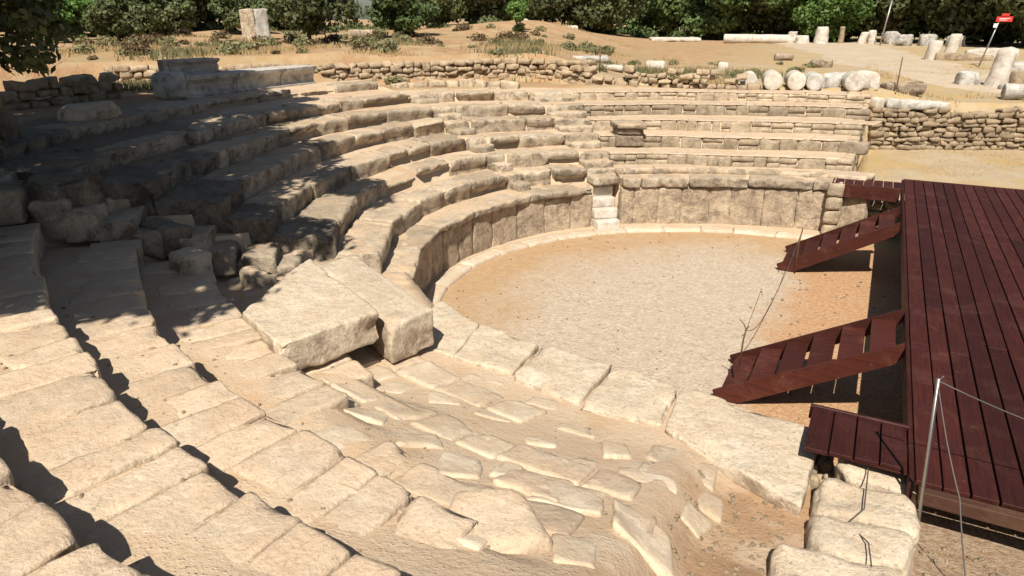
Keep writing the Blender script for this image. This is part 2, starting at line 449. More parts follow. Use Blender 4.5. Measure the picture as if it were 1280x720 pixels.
def wood_mat(name, c1, c2, wear, rough=0.55, axis='Y'):
    m, nt, b = newmat(name)
    geo = nd(nt, "ShaderNodeNewGeometry"); pos = geo.outputs["Position"]
    oi = nd(nt, "ShaderNodeObjectInfo")
    st = nd(nt, "ShaderNodeVectorMath", operation='MULTIPLY'); nt.links.new(pos, st.inputs[0])
    st.inputs[1].default_value = (1, 0.06, 1) if axis == 'Y' else (0.06, 1, 1)
    grain = noise(nt, st.outputs[0], 38, 5, 0.65, 0.4)
    w = noise(nt, pos, 1.9, 6, 0.7, 0.6); s = noise(nt, pos, 7.5, 5, 0.75)
    col = mixc(nt, ramp(nt, grain, 0.35, 0.7), c1, c2)
    col = mixc(nt, math_(nt, 'MULTIPLY', ramp(nt, w, 0.52, 0.72), 0.55), col, wear)
    col = mixc(nt, math_(nt, 'MULTIPLY', ramp(nt, s, 0.63, 0.76), 0.6), col, tuple(min(1, x * 1.8 + 0.03) for x in wear))
    hv = nd(nt, "ShaderNodeHueSaturation"); nt.links.new(col, hv.inputs["Color"])
    nt.links.new(math_(nt, 'ADD', math_(nt, 'MULTIPLY', oi.outputs["Random"], 0.6), 0.7), hv.inputs["Value"])
    nt.links.new(hv.outputs[0], b.inputs["Base Color"])
    nt.links.new(math_(nt, 'ADD', math_(nt, 'MULTIPLY', s, 0.4), rough - 0.15), b.inputs["Roughness"])
    b.inputs["Specular IOR Level"].default_value = 0.22
    bump(nt, b, math_(nt, 'ADD', grain, math_(nt, 'MULTIPLY', s, 0.4)), 0.35, 0.01)
    return m
M['deck'] = wood_mat('red stained decking', (0.060, 0.013, 0.009), (0.028, 0.008, 0.006), (0.095, 0.038, 0.028), 0.58)
M['deckx'] = wood_mat('red stained timber', (0.068, 0.017, 0.010), (0.038, 0.010, 0.008), (0.13, 0.05, 0.035), 0.5, 'X')
M['rawwood'] = wood_mat('bare timber', (0.07, 0.032, 0.02), (0.04, 0.02, 0.014), (0.12, 0.07, 0.04), 0.7, 'X')

def plain(name, c, rough=0.6, metal=0.0, nscale=20, namt=0.3):
    m, nt, b = newmat(name)
    geo = nd(nt, "ShaderNodeTexCoord"); pos = geo.outputs["Object"]
    n = noise(nt, pos, nscale, 5)
    nt.links.new(mixc(nt, math_(nt, 'MULTIPLY', ramp(nt, n, 0.4, 0.7), namt), c, tuple(x * 0.45 for x in c)), b.inputs["Base Color"])
    b.inputs["Roughness"].default_value = rough; b.inputs["Metallic"].default_value = metal
    return m
M['steel'] = plain('galvanised steel', (0.35, 0.34, 0.32), 0.45, 0.7)
M['wire'] = plain('dark wire', (0.12, 0.11, 0.10), 0.6, 0.4)
M['rust'] = plain('rusty rod', (0.16, 0.09, 0.05), 0.8, 0.2)
M['red'] = plain('red sign paint', (0.60, 0.035, 0.025), 0.45, 0, 6, 0.15)
M['white'] = plain('white paint', (0.78, 0.77, 0.74), 0.5, 0, 6, 0.1)
M['bark'] = plain('bark', (0.10, 0.075, 0.05), 0.9, 0, 14, 0.7)

def leaf_mat(name, c1, c2, trans=0.25, cl=1.1):
    m, nt, b = newmat(name)
    tc = nd(nt, "ShaderNodeTexCoord"); pos = tc.outputs["Object"]
    oi = nd(nt, "ShaderNodeObjectInfo")
    n = noise(nt, pos, cl, 3); n2 = noise(nt, pos, 9, 2)
    col = mixc(nt, ramp(nt, n, 0.36, 0.64), c1, c2)
    col = mixc(nt, math_(nt, 'MULTIPLY', ramp(nt, n2, 0.5, 0.7), 0.5), col, tuple(x * 1.5 for x in c2))
    hv = nd(nt, "ShaderNodeHueSaturation"); nt.links.new(col, hv.inputs["Color"])
    nt.links.new(math_(nt, 'ADD', math_(nt, 'MULTIPLY', oi.outputs["Random"], 0.5), 0.75), hv.inputs["Value"])
    nt.links.new(hv.outputs[0], b.inputs["Base Color"])
    b.inputs["Roughness"].default_value = 0.6
    b.inputs["Specular IOR Level"].default_value = 0.3
    tr = nd(nt, "ShaderNodeBsdfTranslucent"); nt.links.new(hv.outputs[0], tr.inputs[0])
    mx = nd(nt, "ShaderNodeMixShader"); mx.inputs[0].default_value = trans
    nt.links.new(b.outputs[0], mx.inputs[1]); nt.links.new(tr.outputs[0], mx.inputs[2])
    nt.links.new(mx.outputs[0], nt.nodes["Material Output"].inputs[0])
    return m
M['oak'] = leaf_mat('dark oak leaves', (0.075, 0.10, 0.038), (0.135, 0.15, 0.06))
M['green'] = leaf_mat('mid green leaves', (0.075, 0.125, 0.038), (0.135, 0.19, 0.065))
M['bright'] = leaf_mat('bright green leaves', (0.08, 0.15, 0.03), (0.13, 0.21, 0.05))
M['brownleaf'] = leaf_mat('dry brown leaves', (0.10, 0.07, 0.035), (0.14, 0.10, 0.05))
M['straw'] = leaf_mat('dry grass', (0.42, 0.30, 0.15), (0.50, 0.38, 0.20), 0.2)
M['weed'] = leaf_mat('grey green weeds', (0.13, 0.14, 0.06), (0.22, 0.20, 0.10), 0.2)

# ------------------------------------------------------------------ plan of the theatre
CX, CY = -2.06, 12.43
def pol(th, r):
    a = R_(th); return (CX + r * math.cos(a), CY + r * math.sin(a))
def interp(knots, th):
    xs = [k[0] for k in knots]
    return tuple(float(np.interp(th, xs, [k[j] for k in knots])) for j in range(1, len(knots[0])))

# front edge of every seat row: theta, radius, height
SEC = {
 'right': (77.0, 128.5, [
    [(77, 6.50, 1.38), (92, 6.05, 1.34), (103, 5.82, 1.32), (115, 5.68, 1.31), (129, 5.72, 1.31)],
    [(77, 7.00, 1.47), (92, 6.55, 1.46), (103, 6.33, 1.46), (129, 6.20, 1.46)],
    [(77, 7.70, 1.77), (92, 7.00, 1.77), (103, 6.67, 1.77), (129, 6.85, 1.77)],
    [(77, 8.75, 2.10), (92, 8.00, 2.10), (103, 7.60, 2.10), (129, 7.80, 2.10)],
    [(77, 9.90, 2.42), (92, 9.10, 2.42), (103, 8.63, 2.42), (129, 8.70, 2.42)],
    [(77, 11.0, 2.75), (92, 10.3, 2.75), (103, 9.90, 2.75), (129, 9.50, 2.75)],
    [(77, 12.2, 3.02), (92, 11.3, 3.02), (103, 10.9, 3.02), (129, 10.7, 3.02)]]),
 'centre': (136.0, 151.5, [
    [(136, 5.70, 1.13), (152, 5.74, 1.13)],
    [(136, 6.30, 1.50), (152, 6.55, 1.50)],
    [(136, 6.75, 1.85), (152, 7.25, 1.85)],
    [(136, 7.90, 2.18), (152, 8.10, 2.18)],
    [(136, 8.65, 2.50), (152, 9.10, 2.50)],
    [(136, 9.30, 2.80), (152, 10.0, 2.82)],
    [(136, 10.9, 3.05), (152, 11.4, 3.08)]]),
 'left': (155.5, 216.5, [
    [(155, 5.74, 1.13), (175, 5.70, 1.13), (193, 5.72, 1.13), (217, 5.70, 1.13)],
    [(155, 6.60, 1.50), (175, 6.45, 1.50), (217, 6.30, 1.50)],
    [(155, 7.50, 1.85), (175, 7.35, 1.85), (195, 7.22, 1.85), (217, 6.95, 1.85)],
    [(155, 8.45, 2.20), (175, 8.10, 2.20), (195, 7.90, 2.20), (217, 7.90, 2.20)],
    [(155, 9.45, 2.53), (175, 9.10, 2.53), (195, 8.65, 2.53), (217, 8.65, 2.53)],
    [(155, 10.1, 2.85), (175, 9.90, 2.85), (195, 9.55, 2.85), (217, 9.60, 2.85)],
    [(155, 11.4, 3.10), (175, 10.8, 3.10), (195, 10.4, 3.10), (217, 10.7, 3.10)],
    [(155, 13.4, 3.30), (170, 12.9, 3.30), (192, 12.1, 3.30), (217, 12.0, 3.32)]]),
 'near': (222.5, 292.0, [
    [(222, 5.55, 1.15), (243, 5.43, 1.15), (254, 5.22, 1.15), (266, 5.12, 1.15), (275, 5.32, 1.15), (292, 6.02, 1.15)],
    [(222, 7.60, 1.50), (292, 7.55, 1.42)],
    [(222, 8.80, 1.85), (236, 8.50, 1.85), (260, 8.25, 1.80), (292, 8.4, 1.72)],
    [(222, 9.70, 2.20), (236, 9.45, 2.20), (260, 9.29, 2.18), (292, 9.45, 2.05)],
    [(222, 10.9, 2.53), (236, 10.38, 2.53), (250, 10.15, 2.53), (292, 10.3, 2.42)],
    [(222, 11.5, 2.87), (250, 11.06, 2.87), (292, 11.15, 2.8)],
    [(222, 12.2, 3.20), (292, 12.1, 3.15)]]),
}
def stairs_rows(a, b):
    # rows across a stair gap: blend of the neighbours
    A, B = SEC[a][2], SEC[b][2]
    n = min(len(A), len(B))
    ta, tb = SEC[a][1], SEC[b][0]
    out = []
    for i in range(n):
        ra, za = interp(A[i], ta); rb, zb = interp(B[i], tb)
        out.append([(ta, ra, za), (tb, rb, zb)])
    return ta, tb, out
GAPS = {'marble': stairs_rows('right', 'centre'), 'middle': stairs_rows('centre', 'left'), 'west': stairs_rows('left', 'near')}

def rows_at(th):
    for k, (a, b, rows) in SEC.items():
        if a <= th <= b: return [interp(r, th) for r in rows], k
    for k, (a, b, rows) in GAPS.items():
        if a <= th <= b: return [interp(r, th) for r in rows], k
    if th < 77: return [interp(r, 77) for r in SEC['right'][2]], 'right'
    return [interp(r, 292) for r in SEC['near'][2]], 'near'

WALLR = [(70, 12.6), (100, 12.1), (110, 12.2), (124, 13.2), (129, 14.5), (135, 15.0), (144, 14.7), (160, 15.4), (170, 17.6), (177, 19.5), (190, 21), (215, 20), (240, 18), (300, 18)]
def wall_r(th): return float(np.interp(th, [w[0] for w in WALLR], [w[1] for w in WALLR]))

def sstep(a, b, x):
    t = np.clip((x - a) / (b - a), 0, 1); return t * t * (3 - 2 * t)

_thg = np.arange(60, 320, 1.0)
_last = np.array([rows_at(t)[0][-1][0] for t in _thg])
_wr = np.array([wall_r(t) for t in _thg])
def upper(x, y):
    """height of the ground round the theatre (arrays)"""
    d = np.hypot(x, y)
    k = -x / np.maximum(y + 3, 1.0)
    w = np.where(y > 0, sstep(0.26, 0.46, k), np.where(x < 0, 1.0, 0.0))
    hl = 3.95 + 0.35 * sstep(18, 42, d) + 0.5 * sstep(70, 160, d)
    hr = 3.05 + 0.25 * sstep(70, 200, d)
    h = hl * w + hr * (1 - w)
    # the earth mound beyond the rubble wall
    mx, my = -22.5, 45.0
    h = h + 0.85 * np.exp(-(((x - mx) * 0.9 + (y - my) * 0.42) / 6.0) ** 2 - (((y - my) * 0.9 - (x - mx) * 0.42) / 4.0) ** 2)
    h = h + 0.35 * np.exp(-((x + 20.5) / 2.5) ** 2 - ((y - 36) / 2.5) ** 2)
    h = h + 0.30 * np.exp(-((x + 33) / 3.0) ** 2 - ((y - 28) / 3.0) ** 2)
    # ground behind the dry stone wall on the right
    h = h - 0.42 * sstep(-1.0, 2.5, x) * sstep(48, 28, y)
    h = h + 0.16 * fbm2(x, y, 0.3, 3) * (1 + w) * 0.7 + 0.05 * fbm2(x, y, 1.4, 9)
    return h

def ground(x, y):
    x = np.asarray(x, float); y = np.asarray(y, float)
    dx, dy = x - CX, y - CY
    r = np.hypot(dx, dy); th = np.degrees(np.arctan2(dy, dx)) % 360
    thc = np.clip(th, 60, 319)
    last = np.interp(thc, _thg, _last); wr = np.interp(thc, _thg, _wr)
    inner = np.interp(thc, [60, 128, 150, 180, 222, 320], [3.05, 3.05, 3.1, 3.3, 3.35, 3.35])
    up = upper(x, y)
    h = inner + (up - inner) * sstep(wr - 0.25, wr + 0.35, r)
    h = h + 0.03 * fbm2(x, y, 1.1, 4)
    h = np.where(r < last + 1.4, -0.3 + (inner - 0.08 + 0.3) * sstep(last + 0.6, last + 1.3, r), h)
    # east side, stage pit and lower ground
    low = np.interp(y, [-30, 0, 3.5, 5.6, 6.6, 8.0, 19.6, 20.6, 23, 26, 34], [3.3, 3.2, 1.5, 0.98, 0.80, -0.04, -0.04, 0.85, 1.05, 1.12, 1.16]) + 0.05 * fbm2(x, y, 0.8, 61) * (y > 20)
    low = low + 0.03 * fbm2(x, y, 1.5, 6) * (np.abs(y - 13.5) > 7)
    yw = 26.14 + (x + 0.1) * 0.47
    low = np.where(y > yw + 0.25, up - 0.02, low)
    low = np.where((y > yw) & (y <= yw + 0.25), low + (up - low) * (y - yw) / 0.25, low)
    xe = np.where(y > 13, np.interp(y, [17, 25], [-0.55, -0.42]), np.interp(y, [0, 6.9, 9], [1.1, 0.02, 0.0]))
    e = sstep(-0.12, 0.12, x - xe)
    mid = (y > 7.2) & (y < 18.6)
    e = np.where(mid, sstep(-3.0, -1.0, x), e)
    h = np.where(mid & (x > -3) , -0.04, h)
    farw = sstep(25.6, 26.6, y)
    e = e * np.where(y < 25.5, 1.0, np.where(x > xe, 1.0, 0.0))
    h = h * (1 - e) + low * e
    far_e = sstep(14, 30, x)
    return h
def g1(x, y): return float(ground(np.array([x]), np.array([y]))[0])

def axis_pts(lo, hi, a, b, step, grow=1.12):
    pts = list(np.arange(a, b, step))
    s = step; p = b
    while p < hi: pts.append(p); s *= grow; p += s
    pts.append(hi)
    s = step; p = a - step
    left = []
    while p > lo: left.append(p); s *= grow; p -= s
    left.append(lo)
    return np.array(left[::-1] + pts)
def sheet(name, xs, ys, zf, mat, kind='structure'):
    X, Y = np.meshgrid(xs, ys)
    Z = zf(X.ravel(), Y.ravel())
    V = np.stack([X.ravel(), Y.ravel(), Z], 1)
    nx, ny = len(xs), len(ys)
    I = np.arange(nx * ny).reshape(ny, nx)
    F = np.stack([I[:-1, :-1].ravel(), I[:-1, 1:].ravel(), I[1:, 1:].ravel(), I[1:, :-1].ravel()], 1)
    mb = MB(); mb.add(V, F)
    return tag(mb.build(name, mat), kind=kind)

sheet('ground', axis_pts(-900, 900, -24, 9, 0.22), axis_pts(-300, 1500, -2, 34, 0.22), ground, terrain_mat())

# ---- orchestra floor
def floor_sheet():
    mb = MB()
    rs = np.linspace(0, 6.2, 50); ths = np.linspace(0, 2 * PI, 181)[:-1]
    V = [(CX, CY, 0.0)]
    for r in rs[1:]:
        for t in ths:
            V.append((CX + r * math.cos(t), CY + r * math.sin(t), 0))
    V = np.array(V)
    V[:, 2] = 0.012 + 0.012 * fbm2(V[:, 0], V[:, 1], 1.2, 2)
    V[:, 0] = np.minimum(V[:, 0], 3.2)
    F = []
    n = len(ths)
    for i in range(n): F.append((0, 1 + i, 1 + (i + 1) % n))
    for k in range(len(rs) - 2):
        for i in range(n):
            j = (i + 1) % n
            F.append((1 + k*n + i, 1 + (k+1)*n + i, 1 + (k+1)*n + j, 1 + k*n + j))
    mb.add(V, F)
    return tag(mb.build('orchestra_floor', floor_mat()), kind='structure')
floor_sheet()

def near_profile(th, r, x, y, z):
    """south end of the near wedge: rows choked with sand, falling away to the east"""
    ramp = np.interp(r, [5.2, 6.2, 6.7, 8.3, 9.3, 10.3, 11.1, 12.2], [1.08, 1.125, 1.18, 1.66, 2.0, 2.4, 2.75, 3.15])
    s1 = sstep(244, 262, th); s2 = sstep(262, 275, th)
    k = sstep(8.5, 9.1, r)
    s = s1 * (1 - k) + s2 * k
    s = np.where(th > 235, s, 0)
    z = z * (1 - s) + ramp * s
    z = z - 0.20 * sstep(215.4, 216.4, th) * sstep(223.0, 222.2, th) * sstep(6.6, 7.0, r)
    z = z - 0.03 * sstep(6.75, 6.4, r) * (1 - s) * (th > 221)
    ze = np.interp(y, [2.5, 3.6, 4.6, 5.5, 6.3], [1.9, 1.5, 1.18, 1.06, 1.04])
    e = sstep(-1.15, -0.6, x) * (th > 250)
    return z * (1 - e) + np.minimum(ze, z) * e

# ---- sandy earth that fills the rows between the blocks
def terraces():
    ths = np.arange(76.6, 292.6, 0.5)
    prof = []
    NR = 9
    for th in ths:
        rows, sec = rows_at(th)
        rows = list(rows)
        while len(rows) < 8:
            r, z = rows[-1]
            rows.append((r + 0.9 if sec != 'near' else r + 1.2, z + 0.0))
        rows = rows[:8]
        line = []
        for i in range(8):
            r, z = rows[i]
            rn = rows[i + 1][0] if i < 7 else r + 1.4
            soft = 0.0
            set_in = 0.16 if sec != 'right' else (0.07 if i > 0 else 0.16)
            if sec == 'right' and 128.5 < th < 136.2 and i == 0: rows[0] = (r + 1.0, z); r = r + 1.0; rn = max(rn, r + 0.05)
            if sec == 'marble' and i == 0: r = r + 0.75; rn = max(rn, r + 0.1); z = z - 0.05
            if sec == 'marble' and i == 1: r = max(r, rows[0][0] + 0.85)
            zp = rows[i - 1][1] if i else -0.1
            lo = r + set_in - 0.02 - soft * 0.45; hi = r + set_in + soft * 0.35
            line.append((lo, zp - 0.02)); line.append((hi, z - 0.015))
            for k in range(1, 11):
                t = k / 11
                rr = hi + (rn + 0.10 - hi) * t
                line.append((rr, z - 0.015 + 0.02 * t))
        prof.append(line)
    m = len(prof[0])
    V = []
    for th, line in zip(ths, prof):
        for r, z in line:
            x, y = pol(th, r)
            V.append((x, y, z))
    V = np.array(V)
    zn = 0.028 * fbm2(V[:, 0], V[:, 1], 1.3, 21) + 0.016 * fbm2(V[:, 0], V[:, 1], 4.0, 22) + 0.008 * fbm2(V[:, 0], V[:, 1], 11.0, 23)
    tt = np.degrees(np.arctan2(V[:, 1] - CY, V[:, 0] - CX)) % 360
    zn = zn * np.where(tt > 240, 0.6, np.where((tt > 214) & (tt < 224), 2.6, 1.0))
    V[:, 2] = near_profile(tt, np.hypot(V[:, 0] - CX, V[:, 1] - CY), V[:, 0], V[:, 1], V[:, 2]) + zn
    # keep off the straight east edge of the ruin
    th = np.degrees(np.arctan2(V[:, 1] - CY, V[:, 0] - CX)) % 360
    near = th > 250
    V[near, 0] = np.minimum(V[near, 0], np.interp(V[near, 1], [0, 6.9], [0.75, -0.08]))
    far = th < 100
    V[far, 0] = np.minimum(V[far, 0], -0.62)
    I = np.arange(len(ths) * m).reshape(len(ths), m)
    F = np.stack([I[:-1, :-1].ravel(), I[1:, :-1].ravel(), I[1:, 1:].ravel(), I[:-1, 1:].ravel()], 1)
    F = F[:, ::-1]
    mb = MB(); mb.add(V, F)
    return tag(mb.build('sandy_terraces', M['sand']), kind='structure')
terraces()

# ---- walking path over the upper ground
def strip(name, pts, mat, off=0.03):
    mb = MB(); V = []; F = []
    n = 9
    P = []
    for k in range(len(pts) - 1):
        for t in np.linspace(0, 1, 14, endpoint=False):
            a, b = np.array(pts[k]), np.array(pts[k + 1]); P.append(a + (b - a) * t)
    P.append(np.array(pts[-1]))
    P = np.array(P)
    ker = np.ones(9) / 9
    Q = P.copy()
    for c in range(P.shape[1]):
        Q[:, c] = np.convolve(np.pad(P[:, c], 4, mode='edge'), ker, 'valid')
    for k, (x, y, wd) in enumerate(Q):
        t = Q[min(k+1, len(Q)-1)] - Q[max(k-1, 0)]
        t = t[:2] / np.linalg.norm(t[:2]); nrm = np.array([-t[1], t[0]])
        for i in range(n):
            s = i / (n - 1) * 2 - 1
            wob = 0.25 * math.sin(k * 0.7 + (3 if s > 0 else 0)) + 0.2 * math.sin(k * 0.23)
            p = np.array([x, y]) + nrm * (wd / 2 + wob * abs(s)) * s
            e = off * (1 - abs(s) ** 6) - 0.05 * (abs(s) ** 8)
            V.append((p[0], p[1], e))
    V = np.array(V); V[:, 2] += ground(V[:, 0], V[:, 1])
    m = len(Q)
    for k in range(m - 1):
        for i in range(n - 1):
            F.append((k*n+i, k*n+i+1, (k+1)*n+i+1, (k+1)*n+i)[::-1])
    mb.add(V, F)
    return tag(mb.build(name, mat), kind='structure')
strip('path', [(9.0, 31.5, 7.5), (5.0, 34, 7.5), (1.6, 38, 7.0), (-0.5, 46, 6.5), (-2.5, 58, 7.5), (-6, 75, 10)], M['path'], 0.06)

# ------------------------------------------------------------------ masonry
def row_block(mb, rowf, th0, th1, depth, zb, over=0.0, **kw):
    (r0, z0), (r1, z1) = interp(rowf, th0), interp(rowf, th1)
    gap = kw.pop('gap', 0.012)
    g = math.degrees(gap / r0)
    a = pol(th1 - g, r1 + over); b = pol(th0 + g, r0 + over)
    c = pol(th0 + g, r0 + over + depth); d = pol(th1 - g, r1 + over + depth)
    zt = (z0 + z1) / 2 + kw.pop('dzt', 0)
    clampx = kw.pop('clampx', None)
    q = [a, b, c, d]
    if clampx is not None:
        q = [(min(x, clampx(y)), y) for x, y in q]
    # a -> b runs clockwise so that the outward side is d,c
    stone(mb, q, zb, zt, **kw)

def wedge(key, label, lens, mats, seg, depth, group='wedges of stone seating'):
    th0, th1, rows = SEC[key]
    root = empty('seating_wedge', (*pol((th0 + th1) / 2, rows[1][0][1]), 0), label=label, cat='stone seating', group=group)
    base = root.location
    for i in range(1, len(rows)):
        rowf = rows[i]
        rmid, zmid = interp(rowf, (th0 + th1) / 2)
        zbelow = interp(rows[i - 1], (th0 + th1) / 2)[1] - 0.12
        parent = None
        th = th0 + random.uniform(0, 0.2)
        lst = []
        while th < th1 - 0.4:
            L = random.uniform(*lens) * (1.35 if key == 'left' and th > 186 else 1.0)
            dth = math.degrees(L / rmid)
            t2 = th + dth
            if th1 - t2 < math.degrees(lens[0] * 0.6 / rmid): t2 = th1
            lst.append((th, min(t2, th1))); th = t2
        yield_row = (i, rowf, zbelow, lst)
        yield root, yield_row

# the west, centre and near wedges: big ashlar seat blocks
def parent_keep(o, root):
    o.parent = root
    o.location = (-root.location.x, -root.location.y, -root.location.z) if root.parent is None else (0, 0, 0)

def add_part(mb, name, mat, root, first=True, **kw):
    """mesh in world coordinates parented under a thing's Empty (or under another part)"""
    o = mb.build(name, mat, parent=root, **kw)
    if first:
        o.location = (-root.location[0], -root.location[1], -root.location[2])
    return o

def clampN(y): return float(np.interp(y, [0, 5.6, 6.9], [0.55, 0.02, 0.04]))

for key, label, lens, seg in (
    ('centre', 'short wedge of pale lipped stone seats left of the small white marble steps', (0.8, 1.5), 0.085),
    ('left', 'long curved wedge of broken weathered stone seats, half in tree shade', (0.75, 1.6), 0.085),
    ('near', 'sand filled stone seat rows descending across the foreground', (0.30, 0.62), 0.05)):
    rows_all = SEC[key][2]
    for root, (i, rowf, zb, lst) in wedge(key, label, lens, None, seg, 0.7):
        # the first stone of the row is the row part; the others are its sub-parts
        rowpart = None
        for k, (a, b) in enumerate(lst):
            mb = MB()
            if key == 'near':
                tm = (a + b) / 2
                if i == 1 and tm > 251: continue
                if i == 2 and tm > 256: continue
                if (i == 3 and tm > 270.5) or (i >= 4 and tm > 281): continue
                depth = random.uniform(0.55, 0.98)
                fade = 1.0 if not (i == 2 and tm > 245) else 0.5
                row_block(mb, rowf, a, b, depth, zb, over=random.uniform(-0.03, 0.03), seg=seg, rad=0.022, amp=0.013, chip=0.09, cuts=4, cutd=0.10,
                          dz=[random.uniform(-.012, .015), random.uniform(-.012, .015), random.uniform(-.035, 0), random.uniform(-.035, 0)], dzt=random.uniform(0.012, 0.03) * fade, clampx=clampN, gap=0.001, freq=4.5, lip=0.02)
                mat = M['lime_near']
            else:
                dmg = random.random()
                depth = random.uniform(0.6, 0.95)
                dz = random.uniform(0.0, 0.045)
                over = random.uniform(-0.05, 0.05)
                if key == 'left' and b > 213.5:
                    b = 217.4; zb_ = zb - 0.35; depth = (interp(rows_all[i + 1], 215)[0] - interp(rowf, 215)[0] + 0.12) if i + 1 < len(rows_all) else 1.2
                else: zb_ = zb
                if key == 'left' and dmg < 0.14 and i > 1 and b < 190:
                    dz -= random.uniform(0.1, 0.2); over += 0.12
                row_block(mb, rowf, a, b, depth, zb_, over=over, seg=seg, rad=0.022, amp=0.022, chip=0.15, tilt=0.04, dzt=dz, freq=5, gap=0.005, lip=random.choice((0.03, 0.08, 0.12, 0.18, 0.22)) if b < 186 else 0.03, lipw=random.uniform(0.55, 0.8))
                tm = (a + b) / 2
                mat = M['lichen_shade'] if (key == 'left' and tm + 2.0 * i > 216 + random.uniform(-3, 3)) else M['lime']
            if rowpart is None:
                rowpart = add_part(mb, 'seat_row', mat, root)
            else:
                add_part(mb, 'seat_block', mat, rowpart, first=False)

# projecting lips along the seats of the far rows (thin overhanging slabs)
def lips(key, rowsel, root_label):
    pass

# the east wedge: rebuilt with small squared stones
th0, th1, rows = SEC['right']
root = empty('seating_wedge', (*pol(103, 7), 0), label='rebuilt wedge of seat rows in small squared stones right of the marble steps', cat='stone seating', group='wedges of stone seating')
def xe_far(y): return -0.62 + 0.02 * (y - 18)
for i in range(1, 7):
    rowf = rows[i]
    zb = interp(rows[i-1], 100)[1]
    mb = MB()
    # risers: one or two courses of small stones
    th = th0 - 12
    rm, zm = interp(rowf, 100)
    lipz = 0.03 if i > 1 else 0.0
    while th < th1:
        L = random.uniform(0.26, 0.62)
        d = math.degrees(L / rm)
        t2 = min(th + d, th1)
        r_, z_ = interp(rowf, (th + t2) / 2)
        top = z_ - lipz
        x, y = pol((th + t2) / 2, r_)
        if x < xe_far(y) + 0.12:
            two = random.random() < 0.5 and i > 1
            ra_, rb_ = interp(rowf, t2)[0], interp(rowf, th)[0]
            ov = random.uniform(-0.02, 0.012)
            if two:
                zc = zb + (top - zb) * random.uniform(0.3, 0.6)
                for z0_, z1_ in ((zb - 0.05, zc), (zc, top)):
                    stone(mb, [pol(t2 - .02, ra_ + ov), pol(th + .02, rb_ + ov), pol(th + .02, rb_ + ov + .25), pol(t2 - .02, ra_ + ov + .25)], z0_, z1_ - 0.006, seg=0.08, rad=0.016, amp=0.012, chip=0.05)
            else:
                stone(mb, [pol(t2 - .02, ra_ + ov), pol(th + .02, rb_ + ov), pol(th + .02, rb_ + ov + .25), pol(t2 - .02, ra_ + ov + .25)], zb - 0.05, top - 0.005, seg=0.08, rad=0.018, amp=0.015, chip=0.06)
        th = t2
    rp = add_part(mb, 'seat_row', M['small'], root)
    # mortared tread slabs on top
    mb = MB(); th = th0 - 12
    while th < th1:
        t2 = min(th + math.degrees(random.uniform(0.7, 1.3) / rm), th1)
        x, y = pol((th + t2) / 2, rm)
        if x < xe_far(y) - 0.1:
            r_, z_ = interp(rowf, (th + t2) / 2)
            ra_, rb_ = interp(rowf, t2)[0], interp(rowf, th)[0]
            stone(mb, [pol(t2, ra_ + .012), pol(th, rb_ + .012), pol(th, rb_ + .8), pol(t2, ra_ + .8)], z_ - (0.035 if i > 1 else 0.15), z_ + random.uniform(-.012, .012), seg=0.08, rad=0.025, amp=0.024, chip=0.10, freq=5)
        th = t2
    add_part(mb, 'tread_slabs', M['lime_near'], rp, first=False)
# end pier of mortared small stones
mb = MB()
yq = 18.9
for i in range(1, 7):
    z0_, z1_ = (interp(rows[i-1], 80)[1], interp(rows[i], 80)[1])
    # y where the row meets the pier line x = xe
    r_, _ = interp(rows[i], 80)
    yy = CY + math.sqrt(max(r_ ** 2 - (xe_far(20) - CX) ** 2, 0))
    z = z0_ - 0.05
    for c in range(2):
        zc1 = z0_ + (z1_ - z0_) * (c + 1) / 2
        y = yy + random.uniform(-0.02, 0.02)
        while y < 24.6:
            ly = random.uniform(0.3, 0.6)
            xx = xe_far(y)
            stone(mb, [(xx - 0.22, y), (xx + 0.18, y), (xx + 0.18, y + ly - .02), (xx - 0.22, y + ly - .02)], z, zc1 - 0.01, seg=0.09, rad=0.03, amp=0.014, chip=0.05)
            y += ly
        z = zc1
for c in range(4):
    y = 18.5
    while y < 24.6:
        ly = random.uniform(0.35, 0.7); xx = xe_far(y)
        stone(mb, [(xx - 0.22, y), (xx + 0.16, y), (xx + 0.16, y + ly - .02), (xx - 0.22, y + ly - .02)], 0.35 * c, 0.35 * (c + 1) - 0.01, seg=0.1, rad=0.04, amp=0.02, chip=0.06)
        y += ly
add_part(mb, 'end_pier', M['small'], root)

